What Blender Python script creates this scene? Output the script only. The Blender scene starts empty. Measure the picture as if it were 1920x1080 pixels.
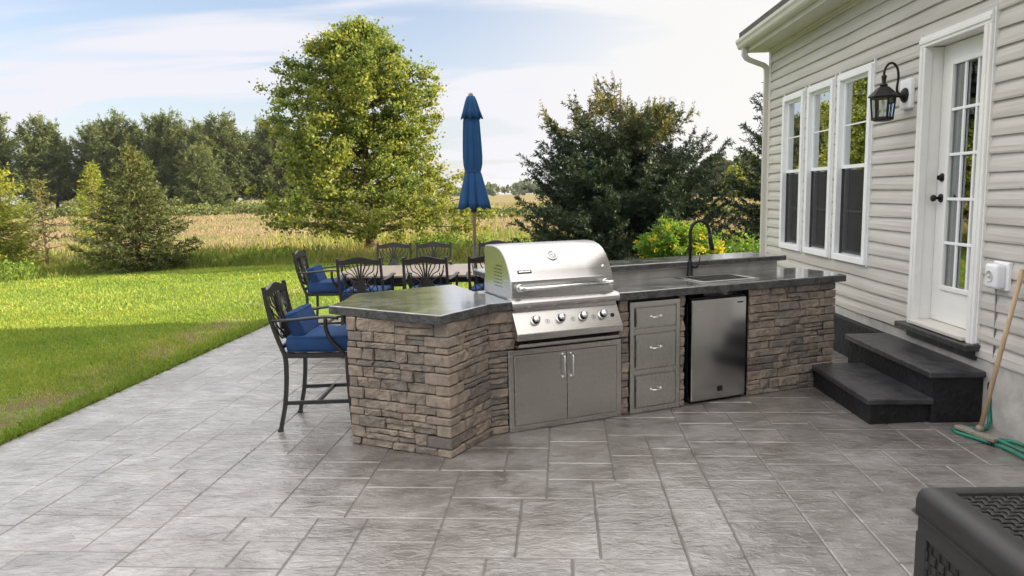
import bpy, bmesh, math, random
import numpy as np
from mathutils import Vector, Matrix

random.seed(7)
RNG = np.random.default_rng(11)
R = math.radians
SC = bpy.context.scene
COL = SC.collection

SKY_STRENGTH, SUN_STRENGTH, EXPOSURE = 0.07, 5.0, 1.45
SKY_TINT = (1.20, 1.18, 1.24, 1.0)
CLOUD = (4.65, 4.65, 5.05, 1.0)
CLOUD_EAST = (5.0, 4.95, 4.85, 1.0)
ZENITH_FILL = (12.0, 11.5, 11.1, 1.0)
HAZE = 0.00012

# ------------------------------------------------------------------ camera
CAM_F, CAM_H = 1364.0, 1.65
PITCH, ROLL, YAW = math.atan(177 / CAM_F), R(1.2), R(-1.82)
fw = Vector((math.sin(YAW) * math.cos(PITCH), math.cos(YAW) * math.cos(PITCH), -math.sin(PITCH)))
rt = Vector((math.cos(YAW), -math.sin(YAW), 0))
up = rt.cross(fw)
r_ = rt * math.cos(ROLL) - up * math.sin(ROLL)
u_ = up * math.cos(ROLL) + rt * math.sin(ROLL)
cam = bpy.data.cameras.new('camera')
cam.sensor_width = 36
cam.lens = CAM_F / 1920 * 36
cam.clip_start, cam.clip_end = 0.05, 6000
camo = bpy.data.objects.new('camera', cam)
COL.objects.link(camo)
camo.matrix_world = Matrix(((r_.x, u_.x, -fw.x, 0), (r_.y, u_.y, -fw.y, 0), (r_.z, u_.z, -fw.z, CAM_H), (0, 0, 0, 1)))
SC.camera = camo

# ------------------------------------------------------------------ light
SUN_EL = R(17)
SUN_DIR = Vector((-math.cos(SUN_EL) * 0.9995, -math.cos(SUN_EL) * 0.03, -math.sin(SUN_EL)))   # travel direction
W = bpy.data.worlds.new('World')
SC.world = W
W.use_nodes = True
wt = W.node_tree
wt.nodes.clear()
def wn(t, **kw):
    n = wt.nodes.new(t)
    for k, v in kw.items(): setattr(n, k, v)
    return n
sky = wn('ShaderNodeTexSky', sky_type='NISHITA', sun_disc=False, sun_elevation=SUN_EL, sun_rotation=R(90),
         altitude=100, air_density=1.0, dust_density=1.6, ozone_density=1.5)
tc = wn('ShaderNodeTexCoord')
sep = wn('ShaderNodeSeparateXYZ')
wt.links.new(tc.outputs['Generated'], sep.inputs[0])
def wm(op, a, b=None, clamp=False):
    n = wn('ShaderNodeMath', operation=op, use_clamp=clamp)
    for i, v in enumerate((a, b)):
        if v is None: continue
        if isinstance(v, (int, float)): n.inputs[i].default_value = v
        else: wt.links.new(v, n.inputs[i])
    return n.outputs[0]
zc = wm('MAXIMUM', sep.outputs[2], 0.0)
den = wm('ADD', zc, 0.16)
cx = wm('DIVIDE', sep.outputs[0], den)
cy = wm('DIVIDE', sep.outputs[1], den)
comb = wn('ShaderNodeCombineXYZ')
wt.links.new(wm('MULTIPLY', cx, 0.55), comb.inputs[0])
wt.links.new(wm('MULTIPLY', cy, 1.5), comb.inputs[1])
nz = wn('ShaderNodeTexNoise')
nz.inputs['Scale'].default_value = 1.35
nz.inputs['Detail'].default_value = 7
nz.inputs['Roughness'].default_value = 0.52
nz.inputs['Distortion'].default_value = 0.6
wt.links.new(comb.outputs[0], nz.inputs['Vector'])
ramp = wn('ShaderNodeMapRange', interpolation_type='SMOOTHSTEP')
ramp.inputs['From Min'].default_value = 0.40
ramp.inputs['From Max'].default_value = 0.61
wt.links.new(nz.outputs['Fac'], ramp.inputs['Value'])
# more cloud towards the low sky and towards the sun
low = wn('ShaderNodeMapRange', interpolation_type='SMOOTHSTEP')
low.inputs['From Min'].default_value = 0.02
low.inputs['From Max'].default_value = 0.42
low.inputs['To Min'].default_value = 0.52
low.inputs['To Max'].default_value = 0.0
wt.links.new(zc, low.inputs['Value'])
east = wn('ShaderNodeMapRange', interpolation_type='SMOOTHSTEP')
east.inputs['From Min'].default_value = -0.22
east.inputs['From Max'].default_value = 0.30
east.inputs['To Min'].default_value = 0.0
east.inputs['To Max'].default_value = 0.75
wt.links.new(sep.outputs[0], east.inputs['Value'])
cov = wm('ADD', wm('MULTIPLY', ramp.outputs[0], 0.74), wm('ADD', low.outputs[0], east.outputs[0]), True)
mix = wn('ShaderNodeMix', data_type='RGBA')
wt.links.new(cov, mix.inputs['Factor'])
tint = wn('ShaderNodeMix', data_type='RGBA', blend_type='MULTIPLY')
tint.inputs['Factor'].default_value = 1.0
tint.inputs[7].default_value = SKY_TINT
wt.links.new(sky.outputs[0], tint.inputs[6])
wt.links.new(tint.outputs[2], mix.inputs[6])
cl_ = wn('ShaderNodeMix', data_type='RGBA')
wt.links.new(wm('MULTIPLY', east.outputs[0], 1.33, True), cl_.inputs[0])
cl_.inputs[6].default_value = CLOUD
cl_.inputs[7].default_value = CLOUD_EAST
wt.links.new(cl_.outputs[2], mix.inputs[7])
bg = wn('ShaderNodeBackground')
bg.inputs['Strength'].default_value = SKY_STRENGTH
wo = wn('ShaderNodeOutputWorld')
# added fill: overhead sky above the view brightened to lift the shaded areas
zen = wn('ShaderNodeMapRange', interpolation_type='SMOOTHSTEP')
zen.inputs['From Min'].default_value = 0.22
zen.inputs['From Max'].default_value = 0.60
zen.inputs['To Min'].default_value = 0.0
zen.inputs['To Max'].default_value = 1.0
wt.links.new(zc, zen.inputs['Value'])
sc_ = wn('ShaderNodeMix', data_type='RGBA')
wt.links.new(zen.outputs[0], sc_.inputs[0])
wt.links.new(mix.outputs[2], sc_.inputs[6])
sc_.inputs[7].default_value = ZENITH_FILL
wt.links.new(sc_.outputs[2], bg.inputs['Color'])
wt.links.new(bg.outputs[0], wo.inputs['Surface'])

sl = bpy.data.lights.new('sun', 'SUN')
sl.energy = SUN_STRENGTH
sl.angle = R(0.55)
sl.color = (1.0, 0.83, 0.60)
so = bpy.data.objects.new('sun', sl)
COL.objects.link(so)
so.location = (30, 0, 20)
so.rotation_euler = SUN_DIR.to_track_quat('-Z', 'Y').to_euler()
SC.view_settings.view_transform = 'Standard'
SC.view_settings.look = 'None'
SC.view_settings.exposure = EXPOSURE
SC.view_settings.gamma = 1
SC.cycles.max_bounces = 8
SC.cycles.transparent_max_bounces = 16
SC.cycles.use_denoising = True

# ------------------------------------------------------------------ helpers
class MB:
    """collects shapes into one mesh; M is the current local transform"""
    def __init__(s):
        s.v, s.f, s.t, s.sm = [], [], [], []
        s.M = Matrix.Identity(4)
        s.tint = 0.5
    def add(s, pts, faces, smooth=False):
        b = len(s.v)
        M = s.M
        for p in pts:
            q = M @ Vector(p)
            s.v.append((q.x, q.y, q.z)); s.t.append(s.tint)
        for f in faces:
            s.f.append(tuple(i + b for i in f)); s.sm.append(smooth)
        return s
    def box(s, c, d, r=0.0, seg=2, rot=None):
        """box centre c, full size d, bevel r"""
        hx, hy, hz = d[0] / 2, d[1] / 2, d[2] / 2
        if r <= 0:
            P = [Vector((x * hx, y * hy, z * hz)) for z in (-1, 1) for y in (-1, 1) for x in (-1, 1)]
            F = [(0, 2, 3, 1), (4, 5, 7, 6), (0, 1, 5, 4), (2, 6, 7, 3), (0, 4, 6, 2), (1, 3, 7, 5)]
            sm = False
        else:
            bm = bmesh.new()
            bmesh.ops.create_cube(bm, size=1)
            for v in bm.verts: v.co = Vector((v.co.x * d[0], v.co.y * d[1], v.co.z * d[2]))
            bmesh.ops.bevel(bm, geom=bm.edges[:], offset=min(r, min(d) * 0.49), segments=seg, profile=0.5, affect='EDGES')
            P = [v.co.copy() for v in bm.verts]
            bm.verts.index_update()
            F = [tuple(v.index for v in f.verts) for f in bm.faces]
            bm.free()
            sm = seg > 2
        if rot is not None: P = [rot @ p for p in P]
        s.add([p + Vector(c) for p in P], F, sm)
        return s
    def bar(s, a, b, w, h, upv=(0, 0, 1), r=0.0):
        """rectangular bar from a to b; w across, h along upv"""
        a, b = Vector(a), Vector(b)
        x = (b - a); L = x.length; x.normalize()
        z = Vector(upv); y = z.cross(x)
        if y.length < 1e-5: y = Vector((1, 0, 0)).cross(x)
        y.normalize(); z = x.cross(y)
        rot = Matrix((x, y, z)).transposed()
        return s.box((a + b) / 2, (L, w, h), r, 2, rot)
    def tube(s, pts, rad, n=8, flat=None, cap=True, smooth=True, upv=None):
        pts = [Vector(p) for p in pts]
        if isinstance(rad, (int, float)): rad = [rad] * len(pts)
        m = len(pts)
        T = []
        for i in range(m):
            d = pts[min(i + 1, m - 1)] - pts[max(i - 1, 0)]
            T.append(d.normalized() if d.length > 1e-9 else Vector((0, 0, 1)))
        ref = Vector(upv) if upv else (Vector((0, 0, 1)) if abs(T[0].z) < 0.9 else Vector((1, 0, 0)))
        nrm = ref - T[0] * ref.dot(T[0]); nrm.normalize()
        P = []
        for i in range(m):
            nrm = nrm - T[i] * nrm.dot(T[i])
            if nrm.length < 1e-6: nrm = T[i].orthogonal()
            nrm.normalize()
            bi = T[i].cross(nrm)
            for k in range(n):
                a = 2 * math.pi * (k + 0.5) / n
                f = flat if flat else 1.0
                P.append(pts[i] + nrm * math.cos(a) * rad[i] * f + bi * math.sin(a) * rad[i])
        F = [(i * n + k, i * n + (k + 1) % n, (i + 1) * n + (k + 1) % n, (i + 1) * n + k) for i in range(m - 1) for k in range(n)]
        if cap:
            F.append(tuple(range(n - 1, -1, -1)))
            F.append(tuple((m - 1) * n + k for k in range(n)))
        return s.add(P, F, smooth and n > 4)
    def lathe(s, prof, c=(0, 0, 0), n=20, rot=None, smooth=True):
        """prof: (radius, height) pairs about local Z through c"""
        P = []
        for r, z in prof:
            for k in range(n):
                a = 2 * math.pi * k / n
                p = Vector((r * math.cos(a), r * math.sin(a), z))
                if rot is not None: p = rot @ p
                P.append(p + Vector(c))
        m = len(prof)
        F = [(i * n + k, i * n + (k + 1) % n, (i + 1) * n + (k + 1) % n, (i + 1) * n + k) for i in range(m - 1) for k in range(n)]
        F.append(tuple(range(n - 1, -1, -1)))
        F.append(tuple((m - 1) * n + k for k in range(n)))
        return s.add(P, F, smooth)
    def prism(s, poly, a, b, axis='z', bevel=0.0, seg=2):
        """poly (2D, counter-clockwise) extruded from a to b. axis z: (x,y); axis y: poly is (x,z); axis x: poly is (y,z)"""
        n = len(poly)
        def mp(p, h):
            return {'z': (p[0], p[1], h), 'y': (p[0], h, p[1]), 'x': (h, p[0], p[1])}[axis]
        P = [mp(p, a) for p in poly] + [mp(p, b) for p in poly]
        F = [tuple(range(n - 1, -1, -1)), tuple(range(n, 2 * n))] + [(i, (i + 1) % n, n + (i + 1) % n, n + i) for i in range(n)]
        if bevel > 0:
            bm = bmesh.new()
            vs = [bm.verts.new(p) for p in P]
            for f in F: bm.faces.new([vs[i] for i in f])
            bmesh.ops.recalc_face_normals(bm, faces=bm.faces[:])
            bmesh.ops.bevel(bm, geom=bm.edges[:], offset=bevel, segments=seg, profile=0.5, affect='EDGES')
            bm.verts.index_update()
            P = [v.co.copy() for v in bm.verts]
            F = [tuple(v.index for v in f.verts) for f in bm.faces]
            bm.free()
        return s.add(P, F)
    def build(s, name, mat=None, parent=None, loc=None, fix=True):
        me = bpy.data.meshes.new(name)
        me.from_pydata(s.v, [], s.f)
        me.polygons.foreach_set('use_smooth', s.sm)
        at = me.attributes.new('tint', 'FLOAT', 'POINT')
        at.data.foreach_set('value', s.t)
        if fix:
            bm = bmesh.new(); bm.from_mesh(me)
            bmesh.ops.recalc_face_normals(bm, faces=bm.faces[:])
            bm.to_mesh(me); bm.free()
        me.update()
        return link(name, me, mat, parent, loc)

def link(name, me, mat=None, parent=None, loc=None):
    o = bpy.data.objects.new(name, me)
    COL.objects.link(o)
    if mat: me.materials.append(mat)
    if parent: o.parent = parent
    if loc is not None: o.location = loc
    return o

def thing(name, label, cat, loc=(0, 0, 0), rz=0.0, group=None):
    o = bpy.data.objects.new(name, None)
    COL.objects.link(o)
    o.empty_display_size = 0.1
    o.location = loc; o.rotation_euler = (0, 0, rz)
    return tag(o, label, cat, group)
def tag(o, label=None, cat=None, group=None, kind=None):
    if label: o['label'] = label
    if cat: o['category'] = cat
    if group: o['group'] = group
    if kind: o['kind'] = kind
    return o
def copy_tree(o, parent=None):
    c = o.copy(); COL.objects.link(c)
    if parent: c.parent = parent
    for ch in list(o.children): copy_tree(ch, c)
    return c
def smoothstep(a, b, x):
    t = np.clip((np.asarray(x, float) - a) / (b - a), 0, 1)
    return t * t * (3 - 2 * t)
def spline(pts, n=8):
    """Catmull-Rom through points"""
    P = [Vector(p) for p in pts]
    P = [P[0] * 2 - P[1]] + P + [P[-1] * 2 - P[-2]]
    out = []
    for i in range(1, len(P) - 2):
        for k in range(n):
            t = k / n
            a, b, c, d = P[i - 1], P[i], P[i + 1], P[i + 2]
            out.append(0.5 * ((2 * b) + (c - a) * t + (2 * a - 5 * b + 4 * c - d) * t * t + (3 * b - a - 3 * c + d) * t ** 3))
    out.append(P[-2])
    return out

# ------------------------------------------------------------------ materials
def newmat(name):
    m = bpy.data.materials.new(name)
    m.use_nodes = True
    nt = m.node_tree
    b = nt.nodes['Principled BSDF']
    return m, nt, b
def setp(b, **kw):
    for k, v in kw.items():
        b.inputs[k].default_value = v
def rgba(c): return (c[0], c[1], c[2], 1.0)
def noise(nt, scale, detail=5, rough=0.55, vec=None, dist=0.0, stretch=None, coord='Object'):
    n = nt.nodes.new('ShaderNodeTexNoise')
    n.inputs['Scale'].default_value = scale
    n.inputs['Detail'].default_value = detail
    n.inputs['Roughness'].default_value = rough
    n.inputs['Distortion'].default_value = dist
    t = nt.nodes.new('ShaderNodeTexCoord')
    src = t.outputs[coord]
    if stretch:
        mp = nt.nodes.new('ShaderNodeMapping')
        mp.inputs['Scale'].default_value = stretch
        nt.links.new(src, mp.inputs['Vector'])
        src = mp.outputs[0]
    nt.links.new(src, n.inputs['Vector'])
    return n.outputs['Fac']
def cramp(nt, fac, stops, interp='LINEAR'):
    r = nt.nodes.new('ShaderNodeValToRGB')
    r.color_ramp.interpolation = interp
    e = r.color_ramp.elements
    e[0].position, e[0].color = stops[0][0], rgba(stops[0][1])
    e[1].position, e[1].color = stops[-1][0], rgba(stops[-1][1])
    for p, c in stops[1:-1]:
        x = e.new(p); x.color = rgba(c)
    nt.links.new(fac, r.inputs[0])
    return r.outputs[0]
def mixc(nt, fac, a, b, mode='MIX'):
    m = nt.nodes.new('ShaderNodeMix'); m.data_type = 'RGBA'; m.blend_type = mode
    for i, v in ((0, fac), (6, a), (7, b)):
        if isinstance(v, (int, float)): m.inputs[i].default_value = v
        elif isinstance(v, tuple): m.inputs[i].default_value = rgba(v)
        else: nt.links.new(v, m.inputs[i])
    return m.outputs[2]
def mth(nt, op, a, b=None, clamp=False):
    n = nt.nodes.new('ShaderNodeMath'); n.operation = op; n.use_clamp = clamp
    for i, v in enumerate((a, b)):
        if v is None: continue
        if isinstance(v, (int, float)): n.inputs[i].default_value = v
        else: nt.links.new(v, n.inputs[i])
    return n.outputs[0]
def rng(nt, v, a, b, c=0.0, d=1.0):
    n = nt.nodes.new('ShaderNodeMapRange')
    n.interpolation_type = 'SMOOTHSTEP'
    for i, x in zip(('From Min', 'From Max', 'To Min', 'To Max'), (a, b, c, d)): n.inputs[i].default_value = x
    nt.links.new(v, n.inputs['Value'])
    return n.outputs[0]
def bump(nt, b, h, strength=0.3, dist=0.01, prev=None):
    n = nt.nodes.new('ShaderNodeBump')
    n.inputs['Strength'].default_value = strength
    n.inputs['Distance'].default_value = dist
    nt.links.new(h, n.inputs['Height'])
    if prev is not None: nt.links.new(prev, n.inputs['Normal'])
    nt.links.new(n.outputs[0], b.inputs['Normal'])
    return n.outputs[0]
def attr(nt, name='tint'):
    n = nt.nodes.new('ShaderNodeAttribute'); n.attribute_name = name
    return n.outputs['Fac']
def simple(name, col, rough=0.5, metal=0.0, var=0.12, scale=6.0, bmp=0.0, bscale=60.0, bdist=0.004, stretch=None, spec=0.5, coat=0.0):
    m, nt, b = newmat(name)
    setp(b, Roughness=rough, Metallic=metal)
    b.inputs['Specular IOR Level'].default_value = spec
    b.inputs['Coat Weight'].default_value = coat
    n = noise(nt, scale, 6, 0.6, stretch=stretch)
    lo = tuple(c * (1 - var) for c in col); hi = tuple(min(1, c * (1 + var)) for c in col)
    nt.links.new(cramp(nt, n, [(0.3, lo), (0.7, hi)]), b.inputs['Base Color'])
    rr = nt.nodes.new('ShaderNodeMapRange')
    rr.inputs['To Min'].default_value = max(0.02, rough - 0.07); rr.inputs['To Max'].default_value = min(1, rough + 0.07)
    nt.links.new(n, rr.inputs['Value']); nt.links.new(rr.outputs[0], b.inputs['Roughness'])
    if bmp: bump(nt, b, noise(nt, bscale, 4, 0.6, stretch=stretch), bmp, bdist)
    return m

def leafmat(name, stops, rough=0.55, trans=0.35):
    m, nt, b = newmat(name)
    col = cramp(nt, attr(nt), stops)
    nt.links.new(col, b.inputs['Base Color'])
    setp(b, Roughness=rough)
    b.inputs['Specular IOR Level'].default_value = 0.3
    tr = nt.nodes.new('ShaderNodeBsdfTranslucent')
    nt.links.new(mixc(nt, 1.0, col, (1.15, 1.1, 0.6), 'MULTIPLY'), tr.inputs['Color'])
    mx = nt.nodes.new('ShaderNodeMixShader')
    mx.inputs[0].default_value = trans
    out = nt.nodes['Material Output']
    nt.links.new(b.outputs[0], mx.inputs[1]); nt.links.new(tr.outputs[0], mx.inputs[2])
    nt.links.new(mx.outputs[0], out.inputs['Surface'])
    return m

def mat_patio():
    m, nt, b = newmat('stamped_concrete')
    t = attr(nt)
    n1 = noise(nt, 1.3, 7, 0.66, dist=0.5)
    n2 = noise(nt, 3.4, 10, 0.74, dist=0.35, stretch=(0.85, 1.25, 1))
    n3 = noise(nt, 17, 8, 0.74, stretch=(0.85, 1.2, 1), dist=0.4)
    c = cramp(nt, n2, [(0.35, (0.098, 0.086, 0.079)), (0.45, (0.175, 0.160, 0.151)), (0.55, (0.232, 0.219, 0.212)), (0.67, (0.315, 0.302, 0.297))])
    c = mixc(nt, rng(nt, n1, 0.47, 0.63, 0, 0.70), c, (0.105, 0.089, 0.079))
    c = mixc(nt, rng(nt, n3, 0.54, 0.70, 0, 0.40), c, (0.40, 0.385, 0.375))
    tr = nt.nodes.new('ShaderNodeMapRange'); tr.inputs['From Min'].default_value = 0.25; tr.inputs['To Min'].default_value = 0.89; tr.inputs['To Max'].default_value = 1.08
    nt.links.new(t, tr.inputs['Value'])
    cc = nt.nodes.new('ShaderNodeCombineColor')
    for i in range(3): nt.links.new(tr.outputs[0], cc.inputs[i])
    c = mixc(nt, 1.0, c, cc.outputs[0], 'MULTIPLY')
    c = mixc(nt, rng(nt, t, 0.03, 0.24, 0.95, 0.0), c, (0.118, 0.108, 0.100))   # dirt in the joints
    nt.links.new(c, b.inputs['Base Color'])
    nt.links.new(rng(nt, n2, 0.3, 0.75, 0.30, 0.46), b.inputs['Roughness'])
    b.inputs['Specular IOR Level'].default_value = 0.6
    nt.links.new(rng(nt, t, 0.04, 0.24, 0.05, 1.0), b.inputs['Coat Weight'])
    b.inputs['Coat IOR'].default_value = 1.75
    nt.links.new(rng(nt, n1, 0.35, 0.65, 0.10, 0.24), b.inputs['Coat Roughness'])
    h = mth(nt, 'ADD', noise(nt, 13, 6, 0.60, dist=0.7, stretch=(0.75, 1.3, 1)), mth(nt, 'MULTIPLY', noise(nt, 30, 5, 0.6, stretch=(0.7, 1.3, 1), dist=0.6), 0.4))
    cl = rng(nt, noise(nt, 5.5, 3, 0.5, dist=1.6, stretch=(0.7, 1.3, 1)), 0.47, 0.53, 0, 0.22)   # slate clefts
    h = mth(nt, 'ADD', h, mth(nt, 'MULTIPLY', cl, rng(nt, n1, 0.42, 0.6)))
    nb = bump(nt, b, h, 0.95, 0.014)
    bc = nt.nodes.new('ShaderNodeBump'); bc.inputs['Strength'].default_value = 0.65; bc.inputs['Distance'].default_value = 0.010
    nt.links.new(h, bc.inputs['Height']); nt.links.new(bc.outputs[0], b.inputs['Coat Normal'])
    return m

def mat_stone():
    m, nt, b = newmat('ledge_stone')
    t = attr(nt)
    c = cramp(nt, t, [(0.0, (0.085, 0.078, 0.073)), (0.25, (0.150, 0.133, 0.118)), (0.5, (0.275, 0.222, 0.178)), (0.75, (0.345, 0.275, 0.212)), (1.0, (0.235, 0.200, 0.168))])
    n = noise(nt, 14, 8, 0.7, dist=0.5)
    n2 = noise(nt, 70, 4, 0.6)
    c = mixc(nt, rng(nt, noise(nt, 5, 6, 0.65, dist=0.4), 0.42, 0.66, 0, 0.7), c, (0.165, 0.148, 0.132))
    c = mixc(nt, rng(nt, n, 0.40, 0.72, 0, 0.65), c, (0.105, 0.090, 0.078))
    c = mixc(nt, rng(nt, n2, 0.55, 0.75, 0, 0.30), c, (0.48, 0.40, 0.31))
    nt.links.new(c, b.inputs['Base Color'])
    setp(b, Roughness=0.85)
    h = mth(nt, 'ADD', n, mth(nt, 'MULTIPLY', n2, 0.3))
    bump(nt, b, h, 0.9, 0.016)
    return m

def mat_counter():
    m, nt, b = newmat('sealed_counter_concrete')
    n = noise(nt, 3.2, 8, 0.66, dist=1.6, stretch=(1, 1.8, 1))
    n2 = noise(nt, 26, 6, 0.7)
    c = cramp(nt, n, [(0.3, (0.050, 0.052, 0.053)), (0.45, (0.125, 0.127, 0.122)), (0.58, (0.215, 0.215, 0.205)), (0.72, (0.32, 0.315, 0.30))])
    c = mixc(nt, rng(nt, n2, 0.55, 0.75, 0, 0.3), c, (0.19, 0.185, 0.18))
    nt.links.new(c, b.inputs['Base Color'])
    nt.links.new(rng(nt, n, 0.3, 0.7, 0.10, 0.24), b.inputs['Roughness'])
    b.inputs['Specular IOR Level'].default_value = 0.7
    b.inputs['Coat Weight'].default_value = 1.0; b.inputs['Coat IOR'].default_value = 1.6; b.inputs['Coat Roughness'].default_value = 0.10
    bump(nt, b, mth(nt, 'ADD', noise(nt, 7, 4, 0.5, dist=0.8), mth(nt, 'MULTIPLY', n2, 0.25)), 0.25, 0.008)
    return m

def mat_steel(name, base=(0.56, 0.55, 0.53), rough=0.27, stretch=(1.5, 60, 160), var=0.06):
    m, nt, b = newmat(name)
    setp(b, Metallic=1.0)
    n = noise(nt, 6, 4, 0.6, stretch=stretch)
    s = noise(nt, 1.6, 3, 0.5)
    c = mixc(nt, s, tuple(x * (1 - var) for x in base), tuple(x * (1 + var) for x in base))
    nt.links.new(c, b.inputs['Base Color'])
    r = mth(nt, 'ADD', rng(nt, n, 0.3, 0.7, rough - 0.05, rough + 0.05), mth(nt, 'MULTIPLY', s, 0.025))
    nt.links.new(r, b.inputs['Roughness'])
    bump(nt, b, n, 0.06, 0.0008)
    return m

def mat_siding():
    m, nt, b = newmat('vinyl_siding')
    n = noise(nt, 1.4, 5, 0.6, stretch=(1, 0.5, 2.5))
    n2 = noise(nt, 9, 5, 0.65, stretch=(1, 0.12, 5))
    c = cramp(nt, n, [(0.3, (0.455, 0.430, 0.392)), (0.7, (0.56, 0.535, 0.495))])
    c = mixc(nt, rng(nt, n2, 0.46, 0.72, 0, 0.42), c, (0.33, 0.315, 0.29))
    nt.links.new(c, b.inputs['Base Color'])
    setp(b, Roughness=0.5)
    bump(nt, b, noise(nt, 5, 3, 0.5, stretch=(1, 0.35, 6)), 0.22, 0.01)
    return m

def mat_glass(name, refl=0.45, tint=(0.55, 0.6, 0.6)):
    m, nt, b = newmat(name)
    nt.nodes.remove(b)
    gl = nt.nodes.new('ShaderNodeBsdfGlossy'); gl.inputs['Roughness'].default_value = 0.012
    gl.inputs['Color'].default_value = (0.92, 0.95, 0.96, 1)
    wv = noise(nt, 1.6, 2, 0.4)
    bp = nt.nodes.new('ShaderNodeBump'); bp.inputs['Strength'].default_value = 0.05; bp.inputs['Distance'].default_value = 0.01
    nt.links.new(wv, bp.inputs['Height']); nt.links.new(bp.outputs[0], gl.inputs['Normal'])
    tr = nt.nodes.new('ShaderNodeBsdfTransparent'); tr.inputs['Color'].default_value = rgba(tint)
    fr = nt.nodes.new('ShaderNodeFresnel'); fr.inputs['IOR'].default_value = 1.5
    mx = nt.nodes.new('ShaderNodeMixShader')
    nt.links.new(mth(nt, 'ADD', fr.outputs[0], refl, True), mx.inputs[0])
    nt.links.new(tr.outputs[0], mx.inputs[1]); nt.links.new(gl.outputs[0], mx.inputs[2])
    nt.links.new(mx.outputs[0], nt.nodes['Material Output'].inputs['Surface'])
    return m

def mat_screen():
    m, nt, b = newmat('insect_screen')
    setp(b, Roughness=0.8)
    b.inputs['Base Color'].default_value = (0.022, 0.022, 0.024, 1)
    tr = nt.nodes.new('ShaderNodeBsdfTransparent')
    mx = nt.nodes.new('ShaderNodeMixShader'); mx.inputs[0].default_value = 0.45
    nt.links.new(b.outputs[0], mx.inputs[1]); nt.links.new(tr.outputs[0], mx.inputs[2])
    nt.links.new(mx.outputs[0], nt.nodes['Material Output'].inputs['Surface'])
    return m

def mat_lawn():
    m, nt, b = newmat('lawn_soil_and_turf')
    n = noise(nt, 0.5, 6, 0.6)
    n2 = noise(nt, 8, 6, 0.7)
    c = cramp(nt, n2, [(0.3, (0.07, 0.13, 0.02)), (0.7, (0.17, 0.23, 0.035))])
    c = mixc(nt, rng(nt, n, 0.4, 0.7, 0, 0.5), c, (0.15, 0.17, 0.035))
    # worn soil along the patio edge
    g = nt.nodes.new('ShaderNodeNewGeometry'); sp = nt.nodes.new('ShaderNodeSeparateXYZ')
    nt.links.new(g.outputs['Position'], sp.inputs[0])
    d = mth(nt, 'ABSOLUTE', mth(nt, 'ADD', sp.outputs[0], 4.22))
    band = rng(nt, d, 0.10, 0.55, 1, 0)
    patch = rng(nt, noise(nt, 1.7, 5, 0.65), 0.34, 0.48)
    c = mixc(nt, mth(nt, 'MULTIPLY', band, patch), c, (0.115, 0.090, 0.050))
    nt.links.new(c, b.inputs['Base Color'])
    setp(b, Roughness=0.9)
    b.inputs['Specular IOR Level'].default_value = 0.2
    bump(nt, b, n2, 0.6, 0.03)
    return m

def mat_ground():
    m, nt, b = newmat('field_ground')
    g = nt.nodes.new('ShaderNodeNewGeometry'); sp = nt.nodes.new('ShaderNodeSeparateXYZ')
    nt.links.new(g.outputs['Position'], sp.inputs[0])
    n = noise(nt, 0.06, 7, 0.6, stretch=(0.5, 1.6, 1), coord='Object')
    n2 = noise(nt, 1.2, 7, 0.7)
    tan = cramp(nt, n2, [(0.3, (0.17, 0.125, 0.068)), (0.7, (0.29, 0.215, 0.125))])
    grn = cramp(nt, n2, [(0.3, (0.075, 0.11, 0.025)), (0.7, (0.17, 0.19, 0.05))])
    c = mixc(nt, rng(nt, n, 0.46, 0.58), tan, grn)
    near = rng(nt, sp.outputs[1], 20, 27, 1, 0)
    c = mixc(nt, near, c, grn)
    nt.links.new(c, b.inputs['Base Color'])
    setp(b, Roughness=0.95)
    b.inputs['Specular IOR Level'].default_value = 0.1
    bump(nt, b, n2, 0.7, 0.15)
    return m

def mat_wood(name, a, bcol, rough=0.6):
    m, nt, b = newmat(name)
    n = noise(nt, 8, 6, 0.65, stretch=(6, 6, 0.6))
    nt.links.new(cramp(nt, n, [(0.3, a), (0.7, bcol)]), b.inputs['Base Color'])
    setp(b, Roughness=rough)
    bump(nt, b, n, 0.2, 0.003)
    return m

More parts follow.
